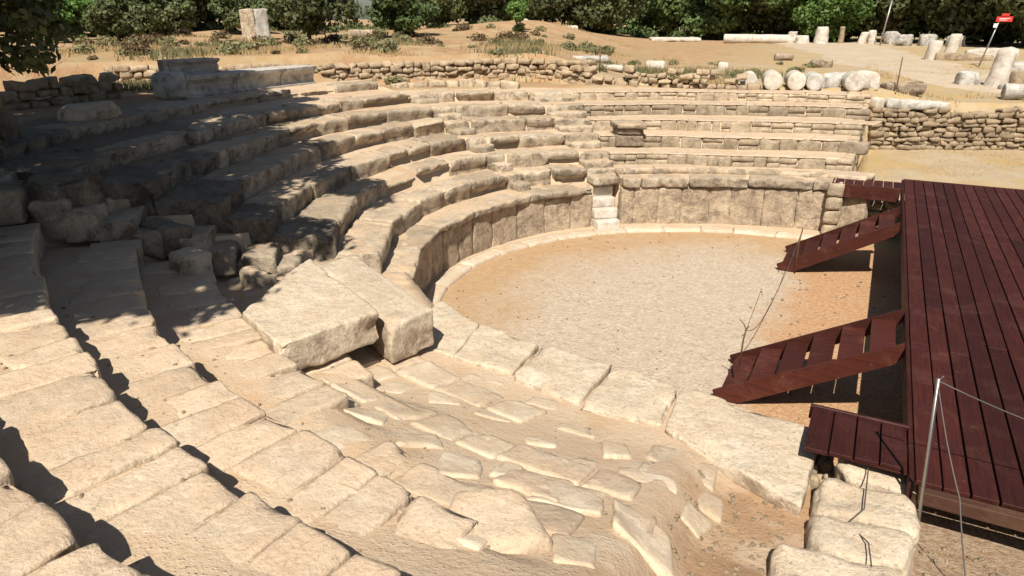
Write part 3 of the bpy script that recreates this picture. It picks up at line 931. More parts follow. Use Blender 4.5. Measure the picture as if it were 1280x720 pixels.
# ---- podium walls round the orchestra
def podium(a0, a1, key, label, cap_h, slab_w, cap_len, cap_depth, zcap=None, seg=0.08, capmat=None, wall_off=0.09):
    rows = SEC[key][2]
    rm, zm = interp(rows[0], (a0 + a1) / 2)
    root = empty('podium_wall', (*pol((a0 + a1) / 2, rm), 0), label=label, cat='podium wall', group='podium walls round the orchestra')
    th = a0
    while th < a1 - 0.3:
        L = random.uniform(*slab_w); t2 = th + math.degrees(L / rm)
        if a1 - t2 < 2.5: t2 = a1
        r_, z_ = interp(rows[0], (th + t2) / 2)
        x, y = pol((th + t2) / 2, r_)
        mb = MB()
        ra, _ = interp(rows[0], t2); rb, _ = interp(rows[0], th)
        g = 0.02
        ov = wall_off + random.uniform(-0.012, 0.012)
        top = z_ - cap_h - random.uniform(0, 0.015)
        q = [pol(t2 - g, ra + ov), pol(th + g, rb + ov), pol(th + g, rb + ov + 0.3), pol(t2 - g, ra + ov + 0.3)]
        if key == 'near': q = [(min(x_, clampN(y_)), y_) for x_, y_ in q]
        stone(mb, q, -0.05, top, seg=seg, rad=0.012, amp=0.014, chip=0.05, freq=4)
        add_part(mb, 'wall_slab', M['ortho'], root)
        th = t2
    th = a0; k = 0
    while th < a1 - 0.3:
        L = cap_len[k % len(cap_len)] if isinstance(cap_len, list) else random.uniform(*cap_len)
        t2 = th + math.degrees(L / rm)
        if a1 - t2 < 4: t2 = a1
        mb = MB()
        row_block(mb, rows[0], th, t2, cap_depth + random.uniform(-.05, .05), interp(rows[0], th)[1] - cap_h, over=random.uniform(-0.012, 0.012), seg=seg * 0.85, rad=0.012, amp=0.016, chip=0.10, tilt=0.006, gap=0.002, freq=6, lip=0.025, lipw=0.45)
        add_part(mb, 'coping_stone', capmat or M['lime'], root)
        th = t2; k += 1
    return root
podium(71.0, 128.3, 'right', 'tall curved podium wall of upright slabs right of the marble steps', 0.26, (0.5, 0.8), (0.9, 1.6), 0.62)
podium(137.6, 216.5, 'left', 'curved podium wall of upright slabs left of the marble steps, shaded at its left end', 0.17, (0.55, 0.95), (1.2, 2.0), 0.85) if False else None

# left podium spans the centre and the left wedges
allrow = [(136, 5.70, 1.13), (152, 5.74, 1.13), (175, 5.70, 1.13), (193, 5.72, 1.13), (217, 5.70, 1.13)]
SEC['leftpod'] = (136.4, 217, [allrow])
podium(136.6, 217.0, 'leftpod', 'curved podium wall of upright slabs left of the marble steps, shaded at its left end', 0.17, (0.55, 0.95), (1.2, 2.0), 0.85)
del SEC['leftpod']

# near podium: thin slabs below, very wide coping slabs on top
root = empty('podium_wall', (*pol(255, 5.6), 0), label='near podium of wide worn cream slabs along the orchestra edge in the foreground', cat='podium wall', group='podium walls round the orchestra')
rows = SEC['near'][2]
th = 222
while th < 290:
    t2 = th + 7
    mb = MB()
    ra = interp(rows[0], min(t2, 291))[0]; rb = interp(rows[0], th)[0]
    q = [pol(t2 - .08, ra + .1), pol(th + .08, rb + .1), pol(th + .08, rb + .45), pol(t2 - .08, ra + .45)]
    q = [(min(x_, -0.03), y_) for x_, y_ in q]
    stone(mb, q, -0.05, 0.88, seg=0.1, rad=0.03, amp=0.015, chip=0.05)
    add_part(mb, 'wall_slab', M['ortho'], root)
    th = t2
slabs = [  # front-left, front-right, back-right, back-left
    ([(-5.55, 8.15), (-4.52, 7.60), (-4.3, 6.55), (-5.3, 6.8)], -0.02),
    ([(-4.49, 7.58), (-3.49, 7.41), (-3.42, 6.50), (-4.31, 6.55)], 0.0),
    ([(-3.46, 7.41), (-2.41, 7.35), (-2.44, 6.22), (-3.38, 6.42)], 0.01),
    ([(-2.38, 7.33), (-1.55, 7.14), (-1.47, 6.25), (-2.42, 6.12)], 0.0),
    ([(-1.51, 7.13), (0.03, 6.84), (-0.01, 5.48), (-1.42, 6.12)], 0.035)]
for q, dz in slabs:
    mb = MB()
    stone(mb, q, 0.80, 1.175 + dz, seg=0.05, rad=0.035, amp=0.02, chip=0.12, freq=3.6)
    add_part(mb, 'coping_slab', M['slab'], root)

# irregular flat stones bedded in the sand of the foreground terraces
root = empty('stone_pavement', (-2.4, 5.4, 1.2), label='irregular flat stones bedded in sand behind the wide foreground slabs', cat='paving')
PAVE = [  # plan corners of each stone, height above the sand
    ([(-1.92, 4.36), (-1.4, 4.39), (-1.31, 3.91), (-1.88, 3.76)], .05), ([(-1.35, 4.26), (-0.85, 4.22), (-0.69, 3.72), (-1.17, 3.75)], .10),
    ([(-1.57, 5.01), (-1.06, 5.14), (-0.97, 4.89), (-1.45, 4.71)], .04), ([(-1.9, 5.53), (-1.66, 5.64), (-1.51, 5.31), (-1.74, 5.12)], .05),
    ([(-2.44, 4.51), (-2.25, 4.58), (-2.01, 4.13), (-2.33, 4.0)], .035), ([(-3.34, 4.24), (-3.12, 4.43), (-2.85, 4.21), (-3.23, 3.93)], .04),
    ([(-4.0, 5.56), (-3.49, 5.67), (-3.45, 5.36), (-3.76, 5.2)], .03), ([(-2.55, 5.76), (-2.08, 5.86), (-1.98, 5.58), (-2.43, 5.51)], .03),
    ([(-2.56, 5.12), (-2.2, 5.18), (-2.17, 5.02), (-2.45, 4.9)], .03), ([(-2.87, 4.18), (-2.52, 4.28), (-2.34, 3.9), (-2.71, 3.65)], .03),
    ([(-1.95, 4.97), (-1.73, 5.02), (-1.68, 4.78), (-1.98, 4.68)], .03), ([(-0.92, 4.98), (-0.65, 4.98), (-0.7, 4.63), (-0.9, 4.64)], .03),
    ([(-3.28, 5.49), (-2.85, 5.59), (-2.79, 5.31), (-3.22, 5.22)], .025), ([(-4.14, 4.47), (-3.75, 4.59), (-3.6, 4.27), (-4.03, 4.17)], .03),
    ([(-1.49, 3.41), (-1.18, 3.51), (-1.07, 3.15), (-1.32, 3.05)], .04), ([(-3.0, 6.2), (-2.6, 6.25), (-2.55, 5.98), (-3.0, 5.95)], .02),
    ([(-3.9, 6.35), (-3.4, 6.3), (-3.45, 6.0), (-3.95, 6.05)], .02), ([(-4.6, 5.6), (-4.2, 5.7), (-4.2, 5.3), (-4.6, 5.25)], .02)]
def terr_z(x, y):
    r = math.hypot(x - CX, y - CY); th = math.degrees(math.atan2(y - CY, x - CX)) % 360
    rows, sec = rows_at(th)
    z = rows[0][1]
    for i, (rr, zz) in enumerate(rows):
        if r > rr + 0.1: z = zz
    return float(near_profile(th, r, x, y, z)) - 0.01
for q, up in PAVE:
    x, y = np.mean([p[0] for p in q]), np.mean([p[1] for p in q])
    zs = [terr_z(*p) for p in q]; z = min(zs)
    hs = [zz - z for zz in zs]
    mb = MB()
    stone(mb, q, z - 0.2, z + up, seg=0.04, rad=0.03, amp=0.014, chip=0.09, freq=5, dz=hs)
    add_part(mb, 'paving_stone', M['paver'], root)

def clear_of(x, y, rr):
    for q, _ in PAVE:
        cx, cy = np.mean([p[0] for p in q]), np.mean([p[1] for p in q])
        if math.hypot(x - cx, y - cy) < rr + 0.18: return False
    return True
npv = 0
for ri, rr in enumerate(np.arange(6.60, 9.2, 0.50)):
    th = 240.0 + random.uniform(0, 2)
    while th < 279:
        dth = math.degrees(random.uniform(0.40, 0.85) / rr)
        tm = th + dth / 2
        x, y = pol(tm, rr + 0.2)
        lim = np.interp(tm, [240, 252, 264], [7.3, 7.9, 9.2])
        if rr < lim and x < -0.85 and clear_of(x, y, 0.10) and npv < 80:
            q = [pol(th + dth * .97, rr + .49 + random.uniform(-.04, .01)), pol(th + dth * .03, rr + .49 + random.uniform(-.04, .01)), pol(th + dth * .03, rr + random.uniform(-.03, .05)), pol(th + dth * .97, rr + random.uniform(-.03, .05))]
            q = [q[3], q[2], q[1], q[0]]
            q = [(a + random.uniform(-.03, .03), b + random.uniform(-.03, .03)) for a, b in q]
            zs = [terr_z(*p) for p in q]; z = min(zs)
            mb = MB(); stone(mb, q, z - 0.15, z + random.uniform(0.035, 0.055), seg=0.05, rad=0.02, amp=0.011, chip=0.08, freq=5, dz=[k - z for k in zs])
            add_part(mb, 'paving_stone', M['lime_near'] if random.random() < .35 else M['paver'], root); npv += 1
        th += dth

# big rounded block at the bottom edge, standing proud of the sand
mb = MB(); stone(mb, [(-2.22, 3.36), (-1.78, 3.55), (-1.36, 3.22), (-1.95, 2.55)], 1.6, 2.10, seg=0.05, rad=0.09, amp=0.035, chip=0.12, freq=3)
tag(mb.build('stone_block', M['lime_near']), 'large cream block with a broken right side at the bottom edge of the foreground', 'stone block')

# white marble kerb round the orchestra floor
root = empty('marble_kerb', (*pol(150, 5.4), 0), label='low pale marble kerb curving round the gravel orchestra floor', cat='kerb')
KERB = [(76, 5.75), (84, 5.45), (92, 5.40), (102, 5.28), (118, 5.14), (135, 5.17), (150, 5.22), (166, 5.26), (174, 5.38), (204, 5.42), (224, 5.35)]
th = 76.5
while th < 222:
    t2 = th + math.degrees(random.uniform(0.8, 1.3) / 5.3)
    mb = MB()
    ka, kb = (float(np.interp(t, [k[0] for k in KERB], [k[1] for k in KERB])) for t in (t2, th))
    stone(mb, [pol(t2 - .05, ka), pol(th + .05, kb), pol(th + .05, kb + .36), pol(t2 - .05, ka + .36)], -0.08, 0.085 + random.uniform(-.012, .01), seg=0.08, rad=0.025, amp=0.01, chip=0.03)
    add_part(mb, 'kerb_stone', M['kerb'] if th < 196 else M['slab'], root)
    # earth packed between kerb and wall is part of the terrain
    th = t2
# packed earth behind the kerb
def kerb_fill():
    V = []; ths = np.arange(76, 224, 2.0)
    for t in ths:
        k = float(np.interp(t, [q[0] for q in KERB], [q[1] for q in KERB]))
        for r in (k + 0.30, k + 0.55, k + 0.9, k + 1.2): V.append((*pol(t, r), 0.06))
    n = 4; F = []
    for i in range(len(ths) - 1):
        for j in range(n - 1): F.append((i*n+j, i*n+j+1, (i+1)*n+j+1, (i+1)*n+j)[::1])
    mb = MB(); mb.add(np.array(V), F)
    tag(mb.build('packed_earth', M['sand']), kind='structure')
kerb_fill()

# white marble steps up to the podium
root = empty('marble_steps', (*pol(132.6, 5.6), 0), label='small flight of four white marble steps up through the podium wall', cat='steps')
for k in range(5):
    r0 = 5.46 + 0.225 * k; zt = [0.27, 0.53, 0.79, 1.05, 1.27][k]
    mb = MB()
    stone(mb, [pol(136.1, r0), pol(129.6, r0), pol(129.6, r0 + 0.5), pol(136.1, r0 + 0.5)], zt - 0.27, zt, seg=0.07, rad=0.018, amp=0.006, chip=0.02, cuts=2, cutd=0.08)
    add_part(mb, 'step', M['marble'], root)

# rough radial stairways between the wedges
for name, lab, i0, mat in (('marble', 'worn stone stairway continuing up the seats above the white marble steps', 1, M['lime']),
                      ('middle', 'broken diagonal stairway dividing the left hand seating into two wedges', 1, M['lime']),
                      ('west', 'ruined shaded stairway gap at the far left end of the curved seats', 1, M['lime'])):
    a, b, rws = GAPS[name]
    root = empty('stone_stairway', (*pol((a + b) / 2, 7), 1), label=lab, cat='stairway', group='stairways between the seating wedges')
    for i in range(i0, len(rws)):
        (r0, z0), (r1, z1) = interp(rws[i - 1], (a + b) / 2), interp(rws[i], (a + b) / 2)
        for s in range(2):
            zt = z0 + (z1 - z0) * (s + 1) / 2
            rr = r1 - 0.34 + 0.34 * s
            w = 0.12 if name != 'west' else 0.3
            q = [pol(b - w, rr + random.uniform(-.03, .03)), pol(a + w, rr + random.uniform(-.03, .03)), pol(a + w, rr + .5), pol(b - w, rr + .5)]
            if name == 'west': zt -= random.uniform(0.02, 0.12)
            mb = MB()
            stone(mb, q, z0 - (0.35 if name == 'west' else 0.1), zt, seg=0.07, rad=0.025, amp=0.022, chip=0.12, tilt=0.04, freq=5)
            add_part(mb, 'step', mat, root)

# ------------------------------------------------------------------ displaced blocks
def block(name, q, zb, zt, mat, label, cat, seg=0.05, group=None, **kw):
    mb = MB(); stone(mb, q, zb, zt, seg=seg, **kw)
    return tag(mb.build(name, mat), label, cat, group)
block('fallen_slab', [(-5.22, 4.62), (-4.88, 5.86), (-7.05, 6.98), (-6.32, 5.10)], 1.55, 1.95, M['slab'],
      'big rectangular slab with a rough brown front face, fallen across the foreground seats', 'stone slab', rad=0.025, amp=0.018, chip=0.07, freq=6, seg=0.035)
block('fallen_slab', [(-4.77, 5.90), (-4.62, 6.62), (-6.95, 7.85), (-7.15, 7.2)], 1.22, 1.74, M['slab'],
      'long slab jutting out behind the big fallen one, beside the orchestra edge', 'stone slab', rad=0.025, amp=0.018, chip=0.07, freq=6, seg=0.035)
# moulded block standing on the rebuilt seats
q = [pol(125.5, 7.62), pol(119.2, 7.55), pol(119.2, 8.2), pol(125.5, 8.2)]
root = empty('moulded_block', (*pol(122, 7.8), 1.8), label='brown moulded marble block jutting from the rebuilt rows right of the stairway', cat='carved block')
mb = MB(); stone(mb, [pol(125.6, 7.5), pol(119.1, 7.45), pol(119.1, 8.3), pol(125.6, 8.3)], 2.30, 2.46, seg=0.06, rad=0.03, amp=0.01, chip=0.04)
add_part(mb, 'upper_moulding', M['throne'], root)
mb = MB(); stone(mb, [pol(125.2, 7.62), pol(119.5, 7.57), pol(119.5, 8.2), pol(125.2, 8.2)], 2.14, 2.295, seg=0.06, rad=0.05, amp=0.01, chip=0.04)
add_part(mb, 'hollow_moulding', M['throne'], root)
mb = MB(); stone(mb, [pol(125.3, 7.66), pol(119.4, 7.6), pol(119.4, 8.2), pol(125.3, 8.2)], 1.80, 2.135, seg=0.06, rad=0.03, amp=0.01, chip=0.04)
add_part(mb, 'base', M['throne'], root)

# grey marble bench blocks on top of the shaded seats
def moulded(mb, a, b, z0, h, depth):
    """a moulded bench: profile swept from a to b; profile is (out, up) facing the orchestra"""
    a = np.array(a); b = np.array(b)
    t = (b - a) / np.linalg.norm(b - a); out = np.array([t[1], -t[0]])
    prof = [(0.10, 0), (0.10, 0.12), (0.02, 0.16), (0.0, 0.30), (0.03, 0.62), (0.12, 0.78), (0.16, 0.82), (0.17, 0.97), (0.15, 1.0), (-0.55, 1.0), (-0.6, 0.97), (-0.6, 0)]
    V = []; n = len(prof); m = 9
    for k in range(m):
        p = a + (b - a) * k / (m - 1)
        for o, u in prof:
            o2 = o if o > 0 else o * depth / 0.6
            V.append((*(p + out * o2), z0 + u * h))
    F = []
    for k in range(m - 1):
        for i in range(n):
            j = (i + 1) % n; F.append((k*n+i, k*n+j, (k+1)*n+j, (k+1)*n+i))
    F.append(tuple(range(n))); F.append(tuple((m-1)*n + i for i in range(n))[::-1])
    V = np.array(V); V += 0.008 * np.stack([fbm(V * 5 + k * 9, 40 + k) for k in range(3)], 1)
    mb.add(V, F)
def pl(k, z):  # point along the bench front line
    a = np.array([-15.75, 12.0]); b = np.array([-15.95, 16.9]); return tuple(a + (b - a) * k)
root = empty('marble_bench', (-15.9, 14.5, 3.3), label='long moulded grey marble bench of three blocks on the top row at left', cat='bench')
for k0, k1 in ((0.0, 0.36), (0.365, 0.70), (0.705, 1.0)):
    mb = MB(); moulded(mb, pl(k0, 0), pl(k1, 0), 3.28, 0.56, 0.75)
    add_part(mb, 'bench_block', M['greymarble'], root, smooth=False)
mb = MB(); stone(mb, [(-15.45, 11.55), (-15.5, 11.95), (-16.5, 11.98), (-16.4, 11.58)], 3.26, 3.95, seg=0.08, rad=0.1, amp=0.04, chip=0.15)
add_part(mb, 'carved_foot', M['greymarble'], root)
mb = MB(); moulded(mb, (-16.35, 12.2), (-16.3, 13.6), 3.84, 0.36, 0.5)
tag(mb.build('marble_block', M['greymarble'], smooth=False), 'short grey marble block standing on the left end of the long marble bench', 'carved block')
mb = MB(); stone(mb, [(-13.9, 8.0), (-13.75, 9.0), (-14.4, 9.2), (-14.5, 8.0)], 3.15, 3.62, seg=0.08, rad=0.2, amp=0.05, chip=0.1)
tag(mb.build('boulder', M['slab']), 'rounded yellowish boulder in the shade near the upper left corner', 'boulder')
rs = np.random.default_rng(5)
SH = [(-13.2, 6.2, .9, 'squat dark block in the shade left of the yellowish boulder'), (-12.3, 5.2, 1.0, 'rough tilted block in deep shade at the left edge of the seats'),
      (-8.35, 6.05, .5, 'small square block with a sunlit top left of the fallen slabs'), (-9.2, 6.3, .7, 'shaded lumpy block beside the ruined stairway gap'),
      (-10.4, 5.6, .9, 'long low shaded block at the foot of the tree shadow'), (-7.75, 6.6, .45, 'small upright broken block just behind the fallen slabs')]
for x, y, s, lab in SH:
    r = math.hypot(x - CX, y - CY); z = terr_z(x, y)
    mb = MB(); stone(mb, [(x + a * s + rs.uniform(-.1, .1), y + b * s + rs.uniform(-.1, .1)) for a, b in ((-.5, -.4), (.5, -.35), (.5, .4), (-.5, .35))], z - 0.1, z + 0.36 * s + 0.1, seg=0.06, rad=0.04, amp=0.03, chip=0.2, tilt=0.1, freq=4)
    tag(mb.build('stone_block', M['lichen_shade'] if x < -9 else M['lime']), lab, 'stone block')

# ------------------------------------------------------------------ end wall at the near right
root = empty('ruined_end_wall', (0.5, 5.7, 1), label='short wall of rough pitted grey stones between the podium slab and the metal post', cat='ruined wall')
for q, zb, zt in (([(0.22, 6.82), (0.86, 6.62), (0.90, 6.10), (0.20, 6.10)], 0.7, 1.24), ([(0.06, 6.05), (0.92, 6.08), (0.90, 5.52), (0.05, 5.45)], 0.7, 1.22),
                  ([(0.03, 5.42), (0.88, 5.48), (0.80, 4.95), (0.10, 4.85)], 0.7, 1.28), ([(-0.2, 4.8), (0.75, 4.9), (0.7, 4.2), (-0.15, 4.2)], 0.8, 1.36)):
    mb = MB(); stone(mb, q, zb, zt, seg=0.045, rad=0.11, amp=0.045, chip=0.12, freq=4)
    add_part(mb, 'wall_stone', M['slab'], root)
mb = MB()
for k in range(60):
    x = random.uniform(-0.02, 0.2); y = random.uniform(4.9, 6.9); s = random.uniform(0.05, 0.14)
    stone(mb, quad_rect(x, y, s, s * .8, random.uniform(0, 3)), 0.72 + random.uniform(0, .15), 0.85 + random.uniform(0, .15), seg=0.05, rad=0.03, amp=0.02, chip=0.02)
add_part(mb, 'rubble_core', M['rubble'], root)

# ------------------------------------------------------------------ rubble walls
def rubble_wall(name, label, pts, h, z0f, size=(0.25, 0.55), ch=(0.13, 0.22), depth=0.45, mess=0.05, mat='rubble', top_var=0.15, group=None, cat='rubble wall'):
    mb = MB(); P = np.array(pts, float)
    seglen = np.linalg.norm(np.diff(P[:, :2], axis=0), axis=1); S = np.concatenate([[0], np.cumsum(seglen)])
    def at(s):
        return np.array([np.interp(s, S, P[:, 0]), np.interp(s, S, P[:, 1])])
    def hh(s): return h(s / S[-1]) if callable(h) else h
    c = 0; z = 0.0
    while z < (max(hh(s) for s in np.linspace(0, S[-1], 20))):
        dz = random.uniform(*ch); s = random.uniform(0, 0.2)
        while s < S[-1]:
            L = random.uniform(*size)
            if z < hh(s) + random.uniform(-top_var, top_var):
                a, b = at(s), at(min(s + L, S[-1])); t = b - a
                if np.linalg.norm(t) > 0.05:
                    t /= np.linalg.norm(t); n = np.array([-t[1], t[0]])
                    j = random.uniform(-mess, mess); ang = random.uniform(-mess, mess)
                    q = [b * 0.97 + a * .03 - n * (j + ang), a * .97 + b * .03 - n * (j - ang), a * .97 + b * .03 + n * depth, b * .97 + a * .03 + n * depth]
                    q = [q[1], q[0], q[3], q[2]]
                    zz = z0f(a[0], a[1]) + z + random.uniform(-.02, .02)
                    stone(mb, q, zz - 0.01, zz + dz * random.uniform(.8, 1.12), seg=0.075, rad=0.008, amp=0.025, chip=0.12, tilt=0.2, freq=7, cuts=8, cutd=0.3)
            s += L
        z += dz; c += 1
    return tag(mb.build(name, M[mat]), label, cat, group)
rw = [pol(t, wall_r(t) - 0.15) for t in np.arange(123, 178, 3)]
rw = rw[::-1]
rubble_wall('rubble_wall', 'long low dry stone rubble wall running behind the top seat rows at left', rw, 0.64, lambda x, y: 3.15)
rw2 = [pol(t, wall_r(t) - 0.25) for t in np.arange(97, 130, 3)][::-1]
rubble_wall('rubble_wall', 'loose heaped rubble wall behind the rebuilt seats, left of the column drums', rw2, lambda s: 0.52 - 0.3 * s, lambda x, y: 3.0, size=(0.2, 0.5), mess=0.12, top_var=0.22)
rw3 = [pol(t, r) for t, r in ((136, 11.9), (142, 12.7), (148, 13.1), (154, 13.3))][::-1]
rubble_wall('rubble_wall', 'row of upright yellowish stones along the top edge of the centre seats', rw3, 0.25, lambda x, y: 3.0, size=(0.4, 0.7), ch=(0.27, 0.32), mess=0.05, mat='small')
rubble_wall('rubble_wall', 'dry stone retaining wall across the lower ground beyond the wooden stage', [(-0.25, 25.85), (4.6, 28.1), (10, 30.6), (16, 33.4)], lambda s: 1.28 - 0.2 * s, lambda x, y: 1.12, size=(0.22, 0.55), ch=(0.12, 0.2))
rubble_wall('rubble_wall', 'short broken stub of rubble wall in shade left of the marble bench', [pol(t, 15.2) for t in (196, 190, 184)], 0.5, lambda x, y: 3.3)
# rubble visible under the far corner of the stage
rubble_wall('rubble_wall', 'rough rubble fill under the far corner of the wooden stage', [(-0.85, 18.75), (0.9, 19.3)], 0.95, lambda x, y: 0.0, mess=0.1, depth=0.35)

# ------------------------------------------------------------------ column drums and fragments on the upper ground
def drum(name, x, y, r, L, az, z, mat, label, cat='column drum', tilt=0.0, flute=0, group=None):
    """a drum lying down, its round face turned along azimuth az"""
    mb = MB(); n = 40; m = 9
    ax = np.array([math.cos(az) * math.cos(tilt), math.sin(az) * math.cos(tilt), math.sin(tilt)])
    sd = np.array([-math.sin(az), math.cos(az), 0]); up = np.cross(ax, sd)
    V = []; F = []
    prof = [(-0.5, 0.0), (-0.5, 0.6), (-0.5, 0.93), (-0.485, 1.0)] + [(-0.48 + 0.96 * k / m, 1.0) for k in range(1, m)] + [(0.485, 1.0), (0.5, 0.93), (0.5, 0.6), (0.5, 0.0)]
    for s, q in prof:
        for i in range(n):
            a = 2 * PI * i / n
            rr = r * q * (1 - (0.05 if (flute and i % 2) else 0))
            V.append(np.array([x, y, z + r]) + ax * s * L + sd * math.cos(a) * rr + up * math.sin(a) * rr)
    for k in range(len(prof) - 1):
        for i in range(n):
            j = (i + 1) % n; F.append((k*n+i, k*n+j, (k+1)*n+j, (k+1)*n+i))
    V = np.array(V); _seed[0] += 1
    V += 0.03 * r / 0.3 * np.stack([fbm(V * 4 + k * 9, _seed[0] + k) for k in range(3)], 1)
    mb.add(V, F)
    return tag(mb.build(name, M[mat]), label, cat, group)
UG = lambda x, y: g1(x, y)
for (x, y, r, L, lab, mt) in ((-4.15, 25.15, 0.27, 0.7, 'leftmost white column drum of the row, half sunk behind rubble', 'marble'),
    (-3.4, 25.2, 0.29, 1.4, 'lying column drum with a clean white round face and a diagonal scratch', 'marble'),
    (-2.7, 25.45, 0.29, 1.3, 'lying column drum with a white face dotted by three small holes', 'marble'),
    (-2.15, 25.6, 0.27, 1.2, 'weathered grey column drum right of the dotted white one', 'greymarble'),
    (-0.95, 25.55, 0.30, 0.9, 'pitted white column drum at the right end of the drum row', 'marble')):
    drum('column_drum', x, y, r, L, R_(-78), 3.0, mt, lab, group='column drums behind the seats')
FR = [(-1.62, 25.7, .6, .5, .45, 0.3, 'greymarble', 'lumpy grey carved fragment between two column drums'),
      (-0.75, 25.7, .55, .5, .35, .8, 'marble', 'broken white moulded fragment against the last drum'),
      (-0.6, 26.5, .8, .5, .5, .2, 'marble', 'large white fragment piled behind the last drum'),
      (-0.15, 26.2, .5, .4, .28, 1.0, 'marble', 'small white chip at the right end of the fragment pile'),
      (0.55, 27.3, 1.25, .7, .38, 0.35, 'throne', 'rounded brown and white boulder right of the fragment pile'),
      (1.0, 26.75, 2.0, .5, .2, 0.4, 'greymarble', 'long flat grey slab lying in front of the brown boulder'),
      (-1.6, 27.8, 2.1, .6, .35, 0.15, 'greymarble', 'long grey architrave slab behind the column drums')]
for x, y, lx, ly, h, rot, mt, lab in FR:
    z = max(UG(x, y), 2.5)
    mb = MB(); stone(mb, quad_rect(x, y, lx, ly, rot), z - 0.08, z + h, seg=0.07, rad=min(0.14, h * .35), amp=0.06, chip=0.2, tilt=0.1)
    tag(mb.build('marble_fragment', M[mt]), lab, 'stone fragment', 'fragments beside the drum row')

def upright(name, x, y, r, h, lean, mat, label, z=None, cap=False):
    mb = MB(); V = []; F = []; n = 18; m = 8
    z = UG(x, y) - 0.05 if z is None else z
    _seed[0] += 1
    for k in range(m + 1):
        t = k / m; rr = r * (1.08 - 0.2 * t + (0.35 * max(0, t - .75) if cap else 0))
        if k == m: rr *= 0.9
        for i in range(n):
            a = 2 * PI * i / n
            V.append((x + lean[0] * t * h + rr * math.cos(a), y + lean[1] * t * h + rr * math.sin(a), z + h * t))
    V.append((x + lean[0] * h, y + lean[1] * h, z + h * 1.02))
    for k in range(m):
        for i in range(n):
            j = (i + 1) % n; F.append((k*n+i, k*n+j, (k+1)*n+j, (k+1)*n+i))
    for i in range(n): F.append((m*n+i, m*n+(i+1) % n, (m+1)*n))
    V = np.array(V); V += 0.05 * r / .3 * np.stack([fbm(V * 3.3 + k * 9, _seed[0] + k) for k in range(3)], 1)
    mb.add(V, F)
    return tag(mb.build(name, M[mat]), label, 'column stump')
# right hand group
upright('column_stump', 3.75, 33.0, 0.36, 1.45, (0.12, 0), 'marble', 'tall leaning cream column stump beside the path at far right', cap=True)
items = [(2.85, 33.4, .75, .6, .55, .3, 'greymarble', 'dark ended carved block left of the leaning column stump'),
         (4.15, 32.2, .7, .5, .22, .1, 'greymarble', 'small flat stone in front of the leaning column stump'),
         (4.9, 34.6, 1.4, .7, .5, .5, 'rubble', 'heap of brown stones at the right edge behind the leaning stump'),
         (5.6, 38.5, 2.2, .8, .55, .4, 'greymarble', 'long grey block at the right edge below the red sign'),
         (3.6, 47.5, 3.0, 1.0, .35, .2, 'rubble', 'low brown stone platform under the white stump cluster'),
         (5.2, 50.5, 2.6, .7, .6, .1, 'marble', 'long white beam lying behind the red sign')]
for x, y, lx, ly, h, rot, mt, lab in items:
    z = UG(x, y)
    mb = MB(); stone(mb, quad_rect(x, y, lx, ly, rot), z - 0.1, z + h, seg=0.12, rad=min(.12, h * .3), amp=0.06, chip=0.2, tilt=0.08)
    tag(mb.build('stone_fragment', M[mt]), lab, 'stone fragment')
drum('column_shaft', 4.75, 29.7, 0.27, 2.2, R_(8), UG(4.75, 30.2) - 0.02, 'greymarble', 'grey fluted column shaft lying behind the dry stone wall at far right', 'column shaft', flute=1)
# far group of white marble in front of the trees
far = [(-11.2, 73.5, 4.2, .5, .62, 'long white column shaft lying before the trees, left of the far stumps'), ]
drum('column_shaft', -10.6, 72.5, 0.40, 5.0, R_(12), UG(-10.6, 72.5), 'marble', 'long white column shaft lying in front of the far trees', 'column shaft')
drum('column_shaft', -13.2, 71.5, 0.42, 2.6, R_(5), UG(-13.2, 71.5), 'marble', 'shorter white shaft left of the long one before the far trees', 'column shaft')
upright('column_stump', -5.9, 72, 0.6, 1.5, (0, 0), 'marble', 'tall white stump at the right end of the long shafts before the far trees')
upright('column_stump', -7.4, 71, 0.6, .8, (0, 0), 'marble', 'short rounded white stump beside the tall far one')
upright('column_stump', -8.7, 73, 0.45, 1.1, (0.2, 0), 'marble', 'middling white stump just behind the long far shaft')
upright('column_stump', -2.6, 72, 0.35, 1.1, (0.25, 0), 'marble', 'leaning white stump in the middle of the far tree edge', cap=True)
upright('column_stump', -1.7, 72.5, 0.35, 1.2, (-0.1, 0), 'marble', 'second white stump right of the leaning far one', cap=True)
upright('column_stump', 2.1, 47.3, 0.38, 1.1, (0.05, 0), 'marble', 'broad broken white stump on the brown platform left of the red sign', cap=True)
upright('column_stump', 2.9, 47.8, 0.32, 1.45, (0.12, 0), 'marble', 'taller white stump on the brown platform left of the red sign')
upright('column_stump', -4.3, 73, 0.25, 1.5, (0, 0), 'rubble', 'thin brown pillar among the far stumps')
for k, (x, y, h, lab) in enumerate(((0.8, 72, .9, 'grey block in tree shade left of the far path end'), (2.6, 73, 1.0, 'grey block in tree shade at the far path end'), (4.6, 71, .9, 'grey block in tree shade right of the far path end'),
                                  (-0.2, 75, 1.1, 'dim grey block furthest back in the tree shade'))):
    mb = MB(); z = UG(x, y); stone(mb, quad_rect(x, y, 1.3, 1.0, .3 * k), z - .1, z + h, seg=0.25, rad=.2, amp=.1, chip=.3)
    tag(mb.build('stone_fragment', M['greymarble']), lab, 'stone fragment')
